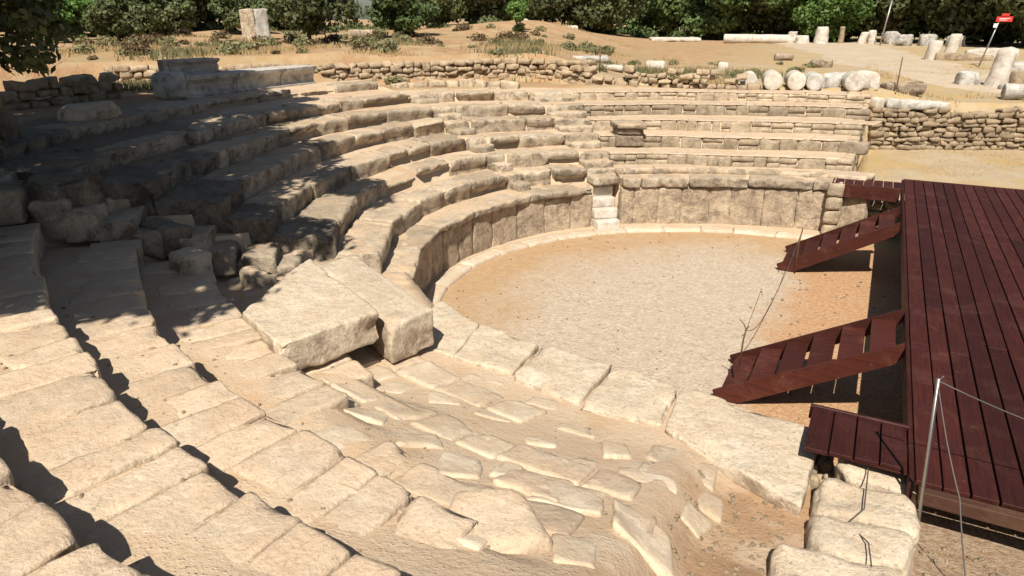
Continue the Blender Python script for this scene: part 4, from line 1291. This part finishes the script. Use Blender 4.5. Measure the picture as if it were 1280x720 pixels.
# small stones scattered left
for (x, y, lx, h, mt, lab) in ((-9.7, 26.6, 1.1, .18, 'marble', 'flat white slab lying behind the rubble wall left of the stairway top'), (-10.9, 27.5, 1.6, .22, 'greymarble', 'flat grey slab with a dark top beside the flat white one'),
                          (-9.6, 32.5, .9, .35, 'marble', 'small white block on the dry grass above the centre stairway'), (-6.7, 33.5, .5, .3, 'marble', 'tiny white stone on the brown bank above the rebuilt seats'),
                          (-22.5, 52, 1.6, .5, 'marble', 'white slab lying at the foot of the earth mound'), (-27.5, 54, 1.2, .9, 'marble', 'pale stone beside the round bush on the mound'),
                          (-25.5, 31, 1.4, .3, 'lime', 'flat pale stone in the grass below the middle trees'), (-5.2, 42, 1.0, .35, 'throne', 'small dark stone lying on the upper path edge'),
                          (-2.9, 37.5, 1.0, .4, 'throne', 'dark hollow stone lying beside the upper path'), (-20, 74, 5.0, .35, 'marble', 'distant flat white line of blocks under the tree edge')):
    mb = MB(); z = UG(x, y); stone(mb, quad_rect(x, y, lx, lx * .5, .4), z - .05, z + h, seg=0.12, rad=h * .3, amp=0.04, chip=0.12)
    tag(mb.build('stone_fragment', M[mt]), lab, 'stone fragment')
# squared column block at upper left
root = empty('column_block', (-27.0, 24.6, 4.2), label='tall squared cream stone block standing among dry grass at upper left', cat='stone block')
zc = UG(-26.5, 24.2)
mb = MB(); stone(mb, quad_rect(-26.5, 24.2, 0.62, 0.9, R_(48)), zc - .1, zc + 1.28, seg=0.1, rad=0.04, amp=0.03, chip=0.1, tilt=0.03)
add_part(mb, 'left_half', M['slab'], root)
mb = MB(); stone(mb, quad_rect(-26.08, 24.62, 0.62, 0.9, R_(50)), zc - .1, zc + 1.3, seg=0.1, rad=0.05, amp=0.04, chip=0.1)
add_part(mb, 'right_half', M['greymarble'], root)

# ------------------------------------------------------------------ wooden stage
SX = 0.83; ZS = 1.40
root = empty('wooden_stage', (3, 13, 0), label='large dark red plank stage filling the right side', cat='stage')
x = SX; pw = 0.212; k = 0
while x < 6.5:
    cuts = [6.05 + 0.0 * k] + [c + random.uniform(-.3, .3) for c in (10.6 if k % 2 else 9.2, 14.8 if k % 3 else 13.4)] + [19.8]
    for c0, c1 in zip(cuts[:-1], cuts[1:]):
        if len(cuts) > 2 and x > 4 and c0 != cuts[0]: pass
        mb = MB(); plain_box(mb, x + 0.006, x + pw - 0.008 - random.uniform(0, .006), c0 + 0.004, c1 - 0.004, ZS - 0.04 + random.uniform(-.003, .003), ZS + random.uniform(-.003, .004), 0.004)
        add_part(mb, 'plank', M['deck'], root, smooth=False)
    x += pw; k += 1
for n_, (x0, x1, y0, y1, z0, z1), mt in (('edge_beam', (SX - 0.045, SX - 0.002, 6.02, 19.82, ZS - 0.24, ZS - 0.012), 'deck'),
        ('front_beam', (0.86, 7.0, 5.94, 6.04, ZS - 0.16, ZS - 0.03), 'rawwood'), ('back_beam', (SX, 7, 19.83, 19.9, ZS - 0.28, ZS - 0.01), 'deckx')):
    mb = MB(); plain_box(mb, x0, x1, y0, y1, z0, z1, 0.006); add_part(mb, n_, M[mt], root, smooth=False)
for yy in np.arange(7.2, 19.4, 1.5):
    mb = MB(); plain_box(mb, 0.86, 6.9, yy, yy + 0.08, ZS - 0.24, ZS - 0.045); add_part(mb, 'joist', M['deckx'], root, smooth=False)
for yy in (6.5, 9.6, 12.7, 15.8, 19.2):
    for xx in (1.1, 3.4, 5.8):
        mb = MB(); plain_box(mb, xx, xx + .12, yy, yy + .12, -0.1, ZS - 0.245); add_part(mb, 'post', M['rawwood'], root, smooth=False)
mb = MB(); plain_box(mb, 0.84, 6.9, 6.1, 19.75, ZS - 0.062, ZS - 0.047, 0.002); add_part(mb, 'light_block_board', M['deck'], root, smooth=False)  # unseen boards added to stop light leaking between the planks
mb = MB(); plain_box(mb, -0.08, 0.78, 6.2, 6.97, ZS - 0.066, ZS - 0.05, 0.002); add_part(mb, 'light_block_board', M['deck'], root, smooth=False)  # same added light stop under the near extension
# near extension planks (run like the deck) and far extension
for k in range(4):
    x0 = -0.10 + k * 0.216
    mb = MB(); plain_box(mb, x0 + .006, x0 + .207, 6.15 + 0.02 * k, 6.98, ZS - 0.045, ZS - 0.004 + random.uniform(-.003, .003), 0.004)
    add_part(mb, 'plank', M['deck'], root, smooth=False)
mb = MB(); plain_box(mb, -0.12, 0.80, 6.985, 7.03, ZS - 0.16, ZS + 0.002); add_part(mb, 'edge_beam', M['deckx'], root, smooth=False)
for k in range(7):
    x0 = -0.70 + k * 0.216
    mb = MB(); plain_box(mb, x0 + .006, x0 + .207, 18.62, 19.35, ZS - 0.04, ZS - 0.003 + random.uniform(-.003, .003), 0.004)
    add_part(mb, 'plank', M['deck'], root, smooth=False)
mb = MB(); plain_box(mb, -0.72, 0.76, 18.56, 18.61, ZS - 0.34, ZS - 0.006); add_part(mb, 'fascia_board', M['deckx'], root, smooth=False)
mb = MB(); plain_box(mb, -0.76, -0.715, 18.56, 19.35, ZS - 0.34, ZS - 0.006); add_part(mb, 'fascia_board', M['deckx'], root, smooth=False)
for xx in (-0.2,):
    mb = MB(); plain_box(mb, 0.62, 0.74, 6.5, 6.62, 0.3, ZS - 0.05); add_part(mb, 'post', M['rawwood'], root, smooth=False)

def ladder(label, yn, yf, xf, xt, zt, n=6):
    root = empty('wooden_stair', (xf, (yn + yf) / 2, 0), label=label, cat='wooden stair', group='stairs from the orchestra to the stage')
    H = 0.27
    for yy, hang in ((yn, 0), (yf, 0)):
        # board with a foot cut level with the floor and a top cut plumb
        t = 0.045
        dx, dz = xt - xf, zt - 0.06
        L = math.hypot(dx, dz); ux, uz = dx / L, dz / L; nx_, nz_ = -uz, ux
        P = [(xf, 0.03), (xf + H * 0.95 / (uz + 0.3), 0.03), (xt - 0.10, zt - H * 1.05), (xt, zt - H * 0.55), (xt - 0.02, zt + 0.03), (xf - 0.05 , 0.15)]
        V = [(a, yy - t / 2, b) for a, b in P] + [(a, yy + t / 2, b) for a, b in P]
        m = len(P); F = [tuple(range(m)), tuple(range(m, 2 * m))[::-1]] + [(i, m + i, m + (i+1) % m, (i+1) % m) for i in range(m)]
        mb = MB(); mb.add(np.array(V), [tuple(reversed(f)) for f in F])
        o = add_part(mb, 'stringer', M['deckx'], root, smooth=False)
    for k in range(n):
        s = (k + 0.55) / n
        x = xf + 0.02 + (xt - xf - 0.1) * s; z = 0.10 + (zt - 0.20) * s
        mb = MB(); plain_box(mb, x - 0.148, x + 0.148, yn + 0.024, yf - 0.024, z - 0.02, z + 0.02, 0.004)
        V = mb.v[0]; V[:, 2] += (V[:, 0] - x) * 0.12
        add_part(mb, 'tread', M['deckx'], root, smooth=False)
    return root
ladder('far wooden stair leaning on the stage near the curved seats', 15.32, 16.72, -1.40, 0.76, 1.36)
ladder('near wooden stair leaning on the stage beside the foreground slabs', 9.08, 10.32, -1.42, 0.79, 1.38)

# ------------------------------------------------------------------ posts, rods and wires
root = empty('metal_post', (0.94, 5.86, 0.7), label='galvanised metal post standing beside the rough end wall stones', cat='post')
mb = MB(); tube(mb, [(0.94, 5.86, 0.7), (0.86, 5.86, 1.6), (0.78, 5.86, 2.5)], 0.014, 10); add_part(mb, 'pole', M['steel'], root)
mb = MB(); tube(mb, [(0.78, 5.86, 2.47), (0.81, 5.86, 2.53)], 0.006, 6); add_part(mb, 'hook', M['wire'], root)
def wire(label, pts, r=0.005, mat='wire', sag=0.05):
    out = []
    for a, b in zip(pts[:-1], pts[1:]):
        a = np.array(a, float); b = np.array(b, float)
        for t in np.linspace(0, 1, 10, endpoint=False):
            p = a + (b - a) * t; p[2] -= sag * 4 * t * (1 - t); out.append(tuple(p))
    out.append(pts[-1])
    mb = MB(); tube(mb, out, r, 5)
    return tag(mb.build('wire_rope', M[mat]), label, 'wire', 'wire ropes of the barrier')
wire('slack wire rope running right from the metal post over the stage', [(0.78, 5.86, 2.48), (3.2, 6.4, 1.9)], 0.006, sag=0.12)
wire('wire rope dropping from the metal post to the bottom right corner', [(0.79, 5.86, 2.44), (1.05, 5.4, 1.75), (1.25, 4.9, 1.0)], 0.006, sag=0.04)
wire('thin rope lying over the rough end wall stones', [(0.42, 6.85, 1.27), (0.47, 6.2, 1.29), (0.46, 5.6, 1.28), (0.35, 5.42, 1.22), (0.5, 5.1, 1.33), (0.55, 4.6, 1.35)], 0.006, sag=0.0)
root = empty('iron_rod', (-1.12, 9.35, 0), label='thin bent iron rod with a hooked top at the foot of the near stair', cat='rod')
mb = MB(); tube(mb, [(-1.16, 9.15, 0.6), (-1.15, 9.15, 1.0), (-1.13, 9.15, 1.17)], 0.012, 7); add_part(mb, 'rod', M['rust'], root)
mb = MB(); tube(mb, [(-1.13, 9.15, 1.15), (-1.17, 9.15, 1.24), (-1.24, 9.15, 1.30)], 0.008, 6); tube(mb, [(-1.13, 9.15, 1.15), (-1.10, 9.15, 1.22)], 0.008, 6); add_part(mb, 'hook', M['rust'], root)
mb = MB(); tube(mb, [(-1.05, 15.25, 0.0), (-1.06, 15.27, 0.7), (-1.03, 15.25, 1.05)], 0.013, 7)
tag(mb.build('iron_rod', M['rust']), 'thin iron rod standing at the foot of the far stair', 'rod')
wire('thin wire drooping between the two iron rods along the stair feet', [(-1.03, 15.25, 1.02), (-1.2, 12.3, 0.25), (-1.15, 9.15, 1.15)], 0.006, sag=0.15)
wire('thin vertical wire hanging down to the near iron rod', [(-1.13, 9.15, 1.16), (-1.02, 9.3, 1.75)], 0.004, sag=0.0)

# red sign on a leaning pole
zx = UG(4.0, 43)
root = empty('red_sign', (4.0, 43.0, zx), label='red information sign on a thin leaning pole at far right', cat='sign')
mb = MB(); tube(mb, [(4.0, 43, zx - 0.1), (4.45, 43, zx + 2.3)], 0.035, 8); add_part(mb, 'pole', M['steel'], root)
mb = MB(); plain_box(mb, 4.28, 4.95, 42.93, 42.97, zx + 2.12, zx + 2.36, 0.01); add_part(mb, 'panel', M['red'], root, smooth=False)
mb = MB(); plain_box(mb, 4.46, 4.78, 42.9, 42.95, zx + 2.38, zx + 2.50, 0.01); add_part(mb, 'arrow_panel', M['red'], root, smooth=False)
mb = MB(); plain_box(mb, 4.22, 4.38, 42.88, 42.92, zx + 1.85, zx + 2.04, 0.01); add_part(mb, 'small_plate', M['white'], root, smooth=False)
mb = MB(); plain_box(mb, 4.4, 4.85, 42.925, 42.929, zx + 2.26, zx + 2.285, 0.001); plain_box(mb, 4.4, 4.72, 42.925, 42.929, zx + 2.19, zx + 2.215, 0.001); add_part(mb, 'lettering', M['white'], root, smooth=False)
# lamp pole and thin poles
def pole(x, y, h, r, label, mat='steel', lean=0.0):
    z = UG(x, y); mb = MB(); tube(mb, [(x, y, z - .1), (x + lean, y, z + h)], r, 8)
    return tag(mb.build('pole', M[mat]), label, 'pole')
pole(-29.5, 84, 4.2, 0.09, 'thin pale pole standing in front of the far trees near the mound')
pole(-1.0, 70, 3.6, 0.07, 'thin grey pole at the far tree edge right of the white stumps', lean=0.3)
pole(-27.5, 11.9, 1.7, 0.03, 'thin stake in dry grass at the upper left', 'rust')
pole(-22.4, 24.8, 1.0, 0.03, 'thin stake beside the tree right of the squared block', 'steel', -0.1)
pole(-9.1, 24.0, 0.9, 0.022, 'short rusty stake on the rubble above the centre stairway', 'rust')
pole(0.35, 26.7, 1.1, 0.02, 'short rusty stake behind the fragment pile', 'rust')

# ------------------------------------------------------------------ vegetation
def leaves(n, centres, radii, size, seed, up_bias=0.25, aspect=0.6):
    """n leaf quads scattered in shells of the given clumps"""
    rg = np.random.default_rng(seed)
    centres = np.array(centres); radii = np.array(radii)
    w = radii[:, 0] ** 2; w = w / w.sum()
    idx = rg.choice(len(centres), n, p=w)
    d = rg.normal(size=(n, 3)); d /= np.linalg.norm(d, axis=1, keepdims=True)
    rr = rg.uniform(0.2, 1.08, n) ** 0.6
    P = centres[idx] + d * radii[idx] * rr[:, None]
    nm = d + rg.normal(scale=0.7, size=(n, 3)); nm[:, 2] += up_bias
    nm /= np.linalg.norm(nm, axis=1, keepdims=True)
    t = np.cross(nm, rg.normal(size=(n, 3))); t /= np.linalg.norm(t, axis=1, keepdims=True)
    b = np.cross(nm, t)
    s = size * rg.uniform(0.6, 1.4, n)[:, None]
    V = np.stack([P - t * s, P + b * s * aspect, P + t * s, P - b * s * aspect], 1).reshape(-1, 3)
    F = np.arange(n * 4).reshape(n, 4)
    return V, F

def tree_mesh(h, w, n, size, mat, seed, trunk_h=0.18, clumps=40, low=True, branches=5):
    """returns crown mesh, trunk mesh (origin at the foot)"""
    rg = np.random.default_rng(seed)
    C = []; Rr = []
    zc = h * (0.55 if low else 0.66)
    for k in range(clumps):
        d = rg.normal(size=3); d /= np.linalg.norm(d)
        q = rg.uniform(0.35, 1.0) ** 0.5
        p = np.array([d[0] * w * 0.42 * q, d[1] * w * 0.42 * q, zc + d[2] * h * (0.40 if low else 0.27) * q])
        p[2] = max(p[2], h * (0.05 + 0.12 * rg.random() if low else 0.38))
        C.append(p); r = w * rg.uniform(0.11, 0.2); Rr.append((r, r, r * rg.uniform(0.6, 0.85)))
    V, F = leaves(n, C, Rr, size, seed + 1)
    mb = MB(); mb.add(V, F)
    me = bpy.data.meshes.new('crown'); me.from_pydata(V.tolist(), [], F.tolist()); me.materials.append(mat); me.update()
    mt = MB()
    top = h * (0.5 if low else 0.62)
    lean = rg.uniform(-.1, .1, 2) * h
    rad = max(0.06, h * 0.022)
    mid = [(lean[0] * t * t, lean[1] * t * t, top * t) for t in np.linspace(0, 1, 6)]
    tube(mt, [(p[0], p[1], p[2] - (0.2 if i == 0 else 0)) for i, p in enumerate(mid)], rad * 1.3, 9, rad * 0.5)
    for k in range(branches):
        e = C[rg.integers(len(C))]; s = mid[rg.integers(2, 6)]
        m2 = ((s[0] + e[0]) / 2 + rg.normal() * .1, (s[1] + e[1]) / 2 + rg.normal() * .1, (s[2] + e[2]) / 2 + 0.05 * h)
        tube(mt, [s, m2, tuple(e)], rad * 0.5, 6, rad * 0.15)
    V2 = np.concatenate(mt.v); F2 = []
    for a in mt.f: F2.extend(a.tolist() if isinstance(a, np.ndarray) else a)
    tm = bpy.data.meshes.new('trunk'); tm.from_pydata(V2.tolist(), [], F2); tm.materials.append(M['bark'])
    tm.polygons.foreach_set('use_smooth', [True] * len(tm.polygons)); tm.update()
    return me, tm

def plant(kind, meshes, x, y, s, label, cat='tree', group=None, rz=None, z=None, sz=None):
    z = UG(x, y) - (0.25 if kind == 'tree' else 0.16) * s if z is None else z
    r = empty(kind, (x, y, z), random.uniform(0, 6.28) if rz is None else rz, label, cat, group)
    r.scale = (s, s, s * (sz or 1))
    o = bpy.data.objects.new('crown', meshes[0]); COL.objects.link(o); o.parent = r
    t = bpy.data.objects.new('trunk', meshes[1]); COL.objects.link(t); t.parent = r
    return r

T = {}
T['oak1'] = tree_mesh(8.0, 9.0, 13000, 0.19, M['oak'], 31)
T['oak2'] = tree_mesh(7.0, 9.0, 13000, 0.19, M['oak'], 47, clumps=32)
T['green1'] = tree_mesh(8.5, 8.5, 13000, 0.19, M['green'], 59)
T['green2'] = tree_mesh(6.5, 8.5, 13000, 0.18, M['green'], 67, clumps=20)
T['bright'] = tree_mesh(6.0, 7.5, 10000, 0.18, M['bright'], 71)
T['brown'] = tree_mesh(7.0, 5.0, 3000, 0.2, M['brownleaf'], 83)
T['oaknear'] = tree_mesh(4.2, 4.6, 7000, 0.12, M['oak'], 91, clumps=30)
T['greennear'] = tree_mesh(3.6, 3.8, 6500, 0.11, M['green'], 97, clumps=26)
T['bush'] = tree_mesh(1.8, 2.2, 3500, 0.075, M['oak'], 101, clumps=18)
T['gbush'] = tree_mesh(1.6, 1.6, 3000, 0.07, M['bright'], 103, clumps=14)

def at_px(u, D):
    """world x, y at horizontal distance D in the direction of a column of the photograph"""
    az = R_(27.75) - math.atan((u - 640) / 853 / math.cos(R_(21.5)) * 0.93)
    return (-D * math.sin(az), D * math.cos(az))
BT = [  # column, distance, mesh, scale, label
 (20, 42, 'green1', .8, 'tree at the far left behind the shaded corner foliage'),
 (95, 46, 'bright', .9, 'bright green tree at the upper left above the reddish bank'),
 (150, 50, 'green2', 1.0, 'green tree between the bright left tree and the dark round bush'),
 (225, 55, 'oak2', 1.0, 'dull green oak directly left of the squared block'),
 (290, 60, 'green1', .8, 'pale green tree rising behind the squared block'),
 (345, 58, 'oak1', .85, 'dark oak just right of the squared block'),
 (515, 66, 'green1', .62, 'green tree behind the middle oak'),
 (555, 64, 'oak1', .9, 'dark oak right of the middle oak'),
 (600, 70, 'oak2', .95, 'dark oak under the second gap of sky'),
 (650, 72, 'oak1', 1.0, 'dark oak behind the round bright bush'),
 (700, 78, 'oak2', 1.2, 'dark oak behind the crest of the earth mound'),
 (745, 80, 'oak1', 1.05, 'dark oak above the right slope of the mound'),
 (790, 92, 'green2', 1.15, 'low green tree behind the thin pale pole'),
 (830, 88, 'green1', 1.1, 'green tree right of the thin pale pole'),
 (872, 84, 'green2', 1.25, 'round green tree above the brown bank'),
 (905, 90, 'oak1', 1.3, 'tall dark oak left of the far white shafts'),
 (940, 86, 'oak2', 1.2, 'dark oak over the left end of the far white shafts'),
 (985, 82, 'green1', 1.1, 'green tree directly behind the long white shaft'),
 (1010, 79, 'bright', .95, 'bright green tree behind the tall far stump'),
 (1050, 84, 'oak1', 1.2, 'dark oak right of the bright green far tree'),
 (1092, 82, 'brown', 1.0, 'dry brownish tree behind the leaning far stump'),
 (1125, 83, 'oak2', 1.25, 'dark oak behind the thin grey pole'),
 (1165, 80, 'oak1', 1.35, 'big dark oak at the end of the path'),
 (1205, 78, 'oak2', 1.4, 'big dark oak left of the red sign'),
 (1245, 76, 'oak1', 1.35, 'big dark oak directly behind the red sign'),
 (1290, 72, 'oak2', 1.3, 'dark oak at the right edge beyond the red sign'),
 (1340, 70, 'oak1', 1.3, 'dark oak just past the right edge')]
for u, D, k, s, lab in BT:
    x, y = at_px(u, D)
    plant('tree', T[k], x, y, s * 1.12, lab, group='trees along the back of the site')
# second belt further off, closing the gaps
BT2 = [(60, 75), (180, 80), (260, 85), (375, 82), (550, 100), (680, 120), (860, 118), (960, 112), (1030, 110), (1100, 110), (1190, 104), (1270, 100)]
names2 = ['green oak of the rear belt beyond the bright left tree', 'rear belt oak beyond the dark round bush', 'rear belt oak beyond the squared block', 'rear belt oak beyond the middle oak',
          'rear belt oak between the two gaps of sky', 'rear belt oak beyond the mound', 'rear belt oak beyond the brown bank', 'rear belt oak beyond the far white shafts',
          'rear belt oak beyond the bright far tree', 'rear belt oak beyond the dry brownish tree', 'rear belt oak beyond the path end', 'rear belt oak beyond the red sign']
for (u, D), lab in zip(BT2, names2):
    x, y = at_px(u, D)
    plant('tree', T['oak1' if (u // 10) % 2 else 'green1'], x, y, 1.9 if u > 600 else 1.15, lab, group='rear belt of trees')
# nearer individual shrubs
x, y = at_px(402, 33); plant('oak_tree', T['oaknear'], x, y, 0.95, 'rounded dark oak standing right of the squared block', 'tree', rz=0.5)
x, y = at_px(517, 38); plant('oak_tree', T['greennear'], x, y, 1.02, 'middle oak standing alone on the reddish bank', 'tree', rz=1.5)
x, y = at_px(178, 36); plant('bush', T['bush'], x, y, 1.35, 'dark round bush at upper left of the bank', 'bush', rz=1.1)
x, y = at_px(646, 44); plant('bush', T['gbush'], x, y, 1.3, 'small bright round bush left of the earth mound', 'bush', rz=0.2)
x, y = at_px(100, 37); plant('bush', T['gbush'], x, y, 1.5, 'bright green bush at the upper left edge of the bank', 'bush', rz=0.9)
x, y = at_px(135, 38); plant('bush', T['gbush'], x, y, 1.3, 'second bright bush beside the dark round one', 'bush', rz=2.9)
x, y = at_px(240, 40); plant('bush', T['bush'], x, y, 1.3, 'dull bush left of the squared block', 'bush', rz=2.2)
x, y = at_px(330, 42); plant('bush', T['bush'], x, y, 1.5, 'dull bush right behind the squared block', 'bush', rz=4.2)

# shade trees standing just outside the picture on the left, crowns high above
def shade_tree(x, y, cx, cy, cz, rx, rz_, n, label, seed, size=0.12):
    rg = np.random.default_rng(seed)
    root = empty('oak_tree', (x, y, 3.2), label=label, cat='tree')
    C = []; Rr = []
    for k in range(60):
        d = rg.normal(size=3); d /= np.linalg.norm(d); q = rg.uniform(0.1, 1) ** 0.45
        C.append((cx + d[0] * rx * q, cy + d[1] * rx * q, cz + d[2] * rz_ * q)); r = rg.uniform(0.55, 1.15); Rr.append((r, r, r * .6))
    V, F = leaves(n, C, Rr, size, seed + 2)
    mb = MB(); mb.add(V, F); add_part(mb, 'crown', M['oak'], root, smooth=False)
    mb = MB(); tube(mb, [(x, y, 3.0), (x + (cx - x) * .2, y + (cy - y) * .2, 4.6), (x + (cx - x) * .6, y + (cy - y) * .6, 6.4), (cx, cy, cz)], 0.26, 10, 0.12)
    for k in range(14):
        e = C[k * 4]; tube(mb, [(x + (cx - x) * .5, y + (cy - y) * .5, 6.0), ((cx + e[0]) / 2, (cy + e[1]) / 2, (6.2 + e[2]) / 2 + .3), e], 0.09, 6, 0.02)
    add_part(mb, 'trunk', M['bark'], root)
    return root
shade_tree(-9.6, 0.2, -9.9, 2.7, 8.7, 4.1, 2.0, 25000, 'spreading oak whose shade falls over the left hand seats', 201)
shade_tree(-17.5, 4.0, -15.4, 5.9, 8.9, 4.6, 2.0, 40000, 'second oak further left shading the marble bench corner', 231)

shade_tree(-8.4, -2.2, -7.6, -0.9, 8.4, 2.5, 1.4, 11000, 'smaller oak behind the viewer dappling the lower left rows with shade', 251)
shade_tree(-15.5, 0.5, -13.2, 1.4, 8.8, 3.6, 1.7, 16000, 'third oak at far left shading the rough dark blocks', 271)

# foliage hanging into the upper left corner
root = empty('oak_branch', (-11.5, 4.2, 4.6), label='dark oak branch with small leaves hanging into the upper left corner', cat='branch')
C = []; Rr = []
rg = np.random.default_rng(77)
for k in range(70):
    t = rg.uniform(0, 1)
    D = rg.uniform(9.5, 12)
    if k < 42: az = R_(rg.uniform(59.6, 65)); zz = rg.uniform(4.75, 5.7)
    else: az = R_(rg.uniform(64.5, 68)); zz = rg.uniform(3.3, 4.9)
    zz = 5.18 + (zz - 5.18) * D / 10.5
    C.append((-D * math.sin(az), D * math.cos(az), zz)); r = rg.uniform(.08, .26); Rr.append((r * rg.uniform(.8, 1.6), r * rg.uniform(.8, 1.6), r * rg.uniform(.5, 1)))
V, F = leaves(6500, C, Rr, 0.055, 78)
mb = MB(); mb.add(V, F); add_part(mb, 'leaves', M['oak'], root, smooth=False)
mb = MB(); tube(mb, [(-9.9, 0.9, 6.2), (-10.6, 3.0, 6.3), (-10.2, 4.4, 5.6), (-9.6, 4.9, 5.1), (-9.3, 5.2, 4.9)], 0.06, 7, 0.015); add_part(mb, 'stem', M['bark'], root)

# dry grass on the upper ground, one uncountable mass
def grass(name, n, region, hgt, mat, seed, wd=0.012):
    rg = np.random.default_rng(seed)
    X = []; Y = []
    while len(X) < n:
        x, y = region(rg); 
        X.append(x); Y.append(y)
    X = np.array(X); Y = np.array(Y); Z = ground(X, Y) - 0.02
    a = rg.uniform(0, 2 * PI, n); h = hgt * rg.uniform(.5, 1.3, n); ln = rg.uniform(0, .5, n) * h; w = wd * rg.uniform(.7, 1.5, n)
    ca, sa = np.cos(a), np.sin(a); b = rg.uniform(0, 2 * PI, n)
    V = np.stack([np.stack([X - ca * w, Y - sa * w, Z], 1), np.stack([X + ca * w, Y + sa * w, Z], 1), np.stack([X + np.cos(b) * ln, Y + np.sin(b) * ln, Z + h], 1)], 1).reshape(-1, 3)
    F = np.arange(n * 3).reshape(n, 3)
    mb = MB(); mb.add(V, F)
    return tag(mb.build(name, mat, smooth=False), kind='stuff')
def reg_left(rg):
    while True:
        u = rg.uniform(60, 900); D = rg.uniform(18, 60) if rg.random() < .7 else rg.uniform(16, 30)
        x, y = at_px(u, D); r = math.hypot(x - CX, y - CY); th = math.degrees(math.atan2(y - CY, x - CX)) % 360
        if r > wall_r(th) + 0.3 and vn(x * .45, y * .45) > 0.22: return x, y
def vn(x, y): return float(vnoise(np.array([[x, y, .5]]), 5)[0])
grass('dry_grass', 15000, reg_left, 0.15, M['straw'], 1, 0.02)
def reg_right(rg):
    while True:
        x = rg.uniform(-1, 9); y = rg.uniform(26, 44)
        if y > 26.3 + x * .47 and vn(x * .6 + 9, y * .6) > 0.05: return x, y
grass('dry_grass', 5000, reg_right, 0.12, M['straw'], 2, 0.015)
def reg_edge(rg):
    if rg.random() < .5:
        return rg.uniform(0.02, 0.25), rg.uniform(5.6, 7.0)
    return rg.uniform(1.0, 3.0), rg.uniform(4.6, 6.0)
grass('dry_grass', 700, reg_edge, 0.06, M['straw'], 3, 0.004)
def reg_weed(rg):
    k = rg.integers(0, 9)
    c = [(-19.5, 13.2), (-21, 16), (-24, 21), (-12.6, 24.0), (-7.4, 30.5), (-5, 30), (-14, 27), (-9.0, 29.0), (-18.5, 24)][k]
    return c[0] + rg.normal() * .7, c[1] + rg.normal() * .7
grass('weeds', 5000, reg_weed, 0.28, M['weed'], 4, 0.02)

def reg_low(rg):
    while True:
        x = rg.uniform(-0.2, 8); y = rg.uniform(20.8, 27)
        if y < 25.7 + x * .47 and vn(x * .9 + 3, y * .9) > 0.0: return x, y
grass('dry_grass', 5000, reg_low, 0.07, M['straw'], 6, 0.008)

# low scrub and dry tufts in front of the trees
def scrub(name, n, mat, seed, u0, u1, D0, D1, r0, r1, leafn, size):
    rg = np.random.default_rng(seed); C = []; Rr = []
    for k in range(n):
        x, y = at_px(rg.uniform(u0, u1), rg.uniform(D0, D1)); r = rg.uniform(r0, r1)
        C.append((x, y, g1(x, y) + r * .25)); Rr.append((r, r, r * .6))
    V, F = leaves(leafn, C, Rr, size, seed + 1)
    mb = MB(); mb.add(V, F)
    return tag(mb.build(name, mat, smooth=False), kind='stuff')
scrub('scrub', 60, M['weed'], 301, 40, 760, 24, 46, .15, .5, 9000, .07)
scrub('scrub', 45, M['brownleaf'], 303, 60, 700, 26, 44, .15, .55, 7000, .07)
scrub('scrub', 60, M['oak'], 305, -20, 640, 52, 66, .4, 1.0, 14000, .14)
scrub('scrub', 60, M['green'], 306, 640, 1310, 82, 96, .7, 1.6, 14000, .2)
scrub('scrub', 40, M['weed'], 307, 700, 1000, 26, 40, .1, .35, 5000, .05)

# pebbles and leaf litter on the brown soil
mb = MB()
rg = np.random.default_rng(9)
for k in range(1320):
    if k < 220: x, y = rg.uniform(0.95, 3.0), rg.uniform(4.3, 5.9)
    elif k < 320: x, y = rg.uniform(-1.6, 0.7), rg.uniform(8.0, 15.5)
    elif k < 480: x, y = rg.uniform(-0.95, -0.05), rg.uniform(4.0, 5.6)
    elif k < 1000:
        tq = rg.uniform(226, 285); x, y = pol(tq, rg.uniform(6.7, 11.6))
        if x > -0.9: continue
    elif k < 1200:
        tq = rg.uniform(100, 215); x, y = pol(tq, rg.uniform(6.3, 11))
    else:
        tq = rg.uniform(90, 270); x, y = pol(tq, 5.2 * rg.uniform(0.1, 1) ** .5)
    z = g1(x, y) if k < 220 else (0.02 if (k < 320 or k >= 1200) else terr_z(x, y))
    s = rg.uniform(.008, .03) if k > 480 else rg.uniform(.012, .042)
    stone(mb, quad_rect(x, y, s * 1.4, s, rg.uniform(0, 3)), z - s * .2, z + s * .6, seg=0.05, rad=s * .15, amp=0.003, chip=0.0, cuts=3, cutd=0.5)
tag(mb.build('pebbles', M['rubble']), kind='stuff')
print('polys', sum(len(o.data.polygons) for o in bpy.data.objects if o.type == 'MESH'))
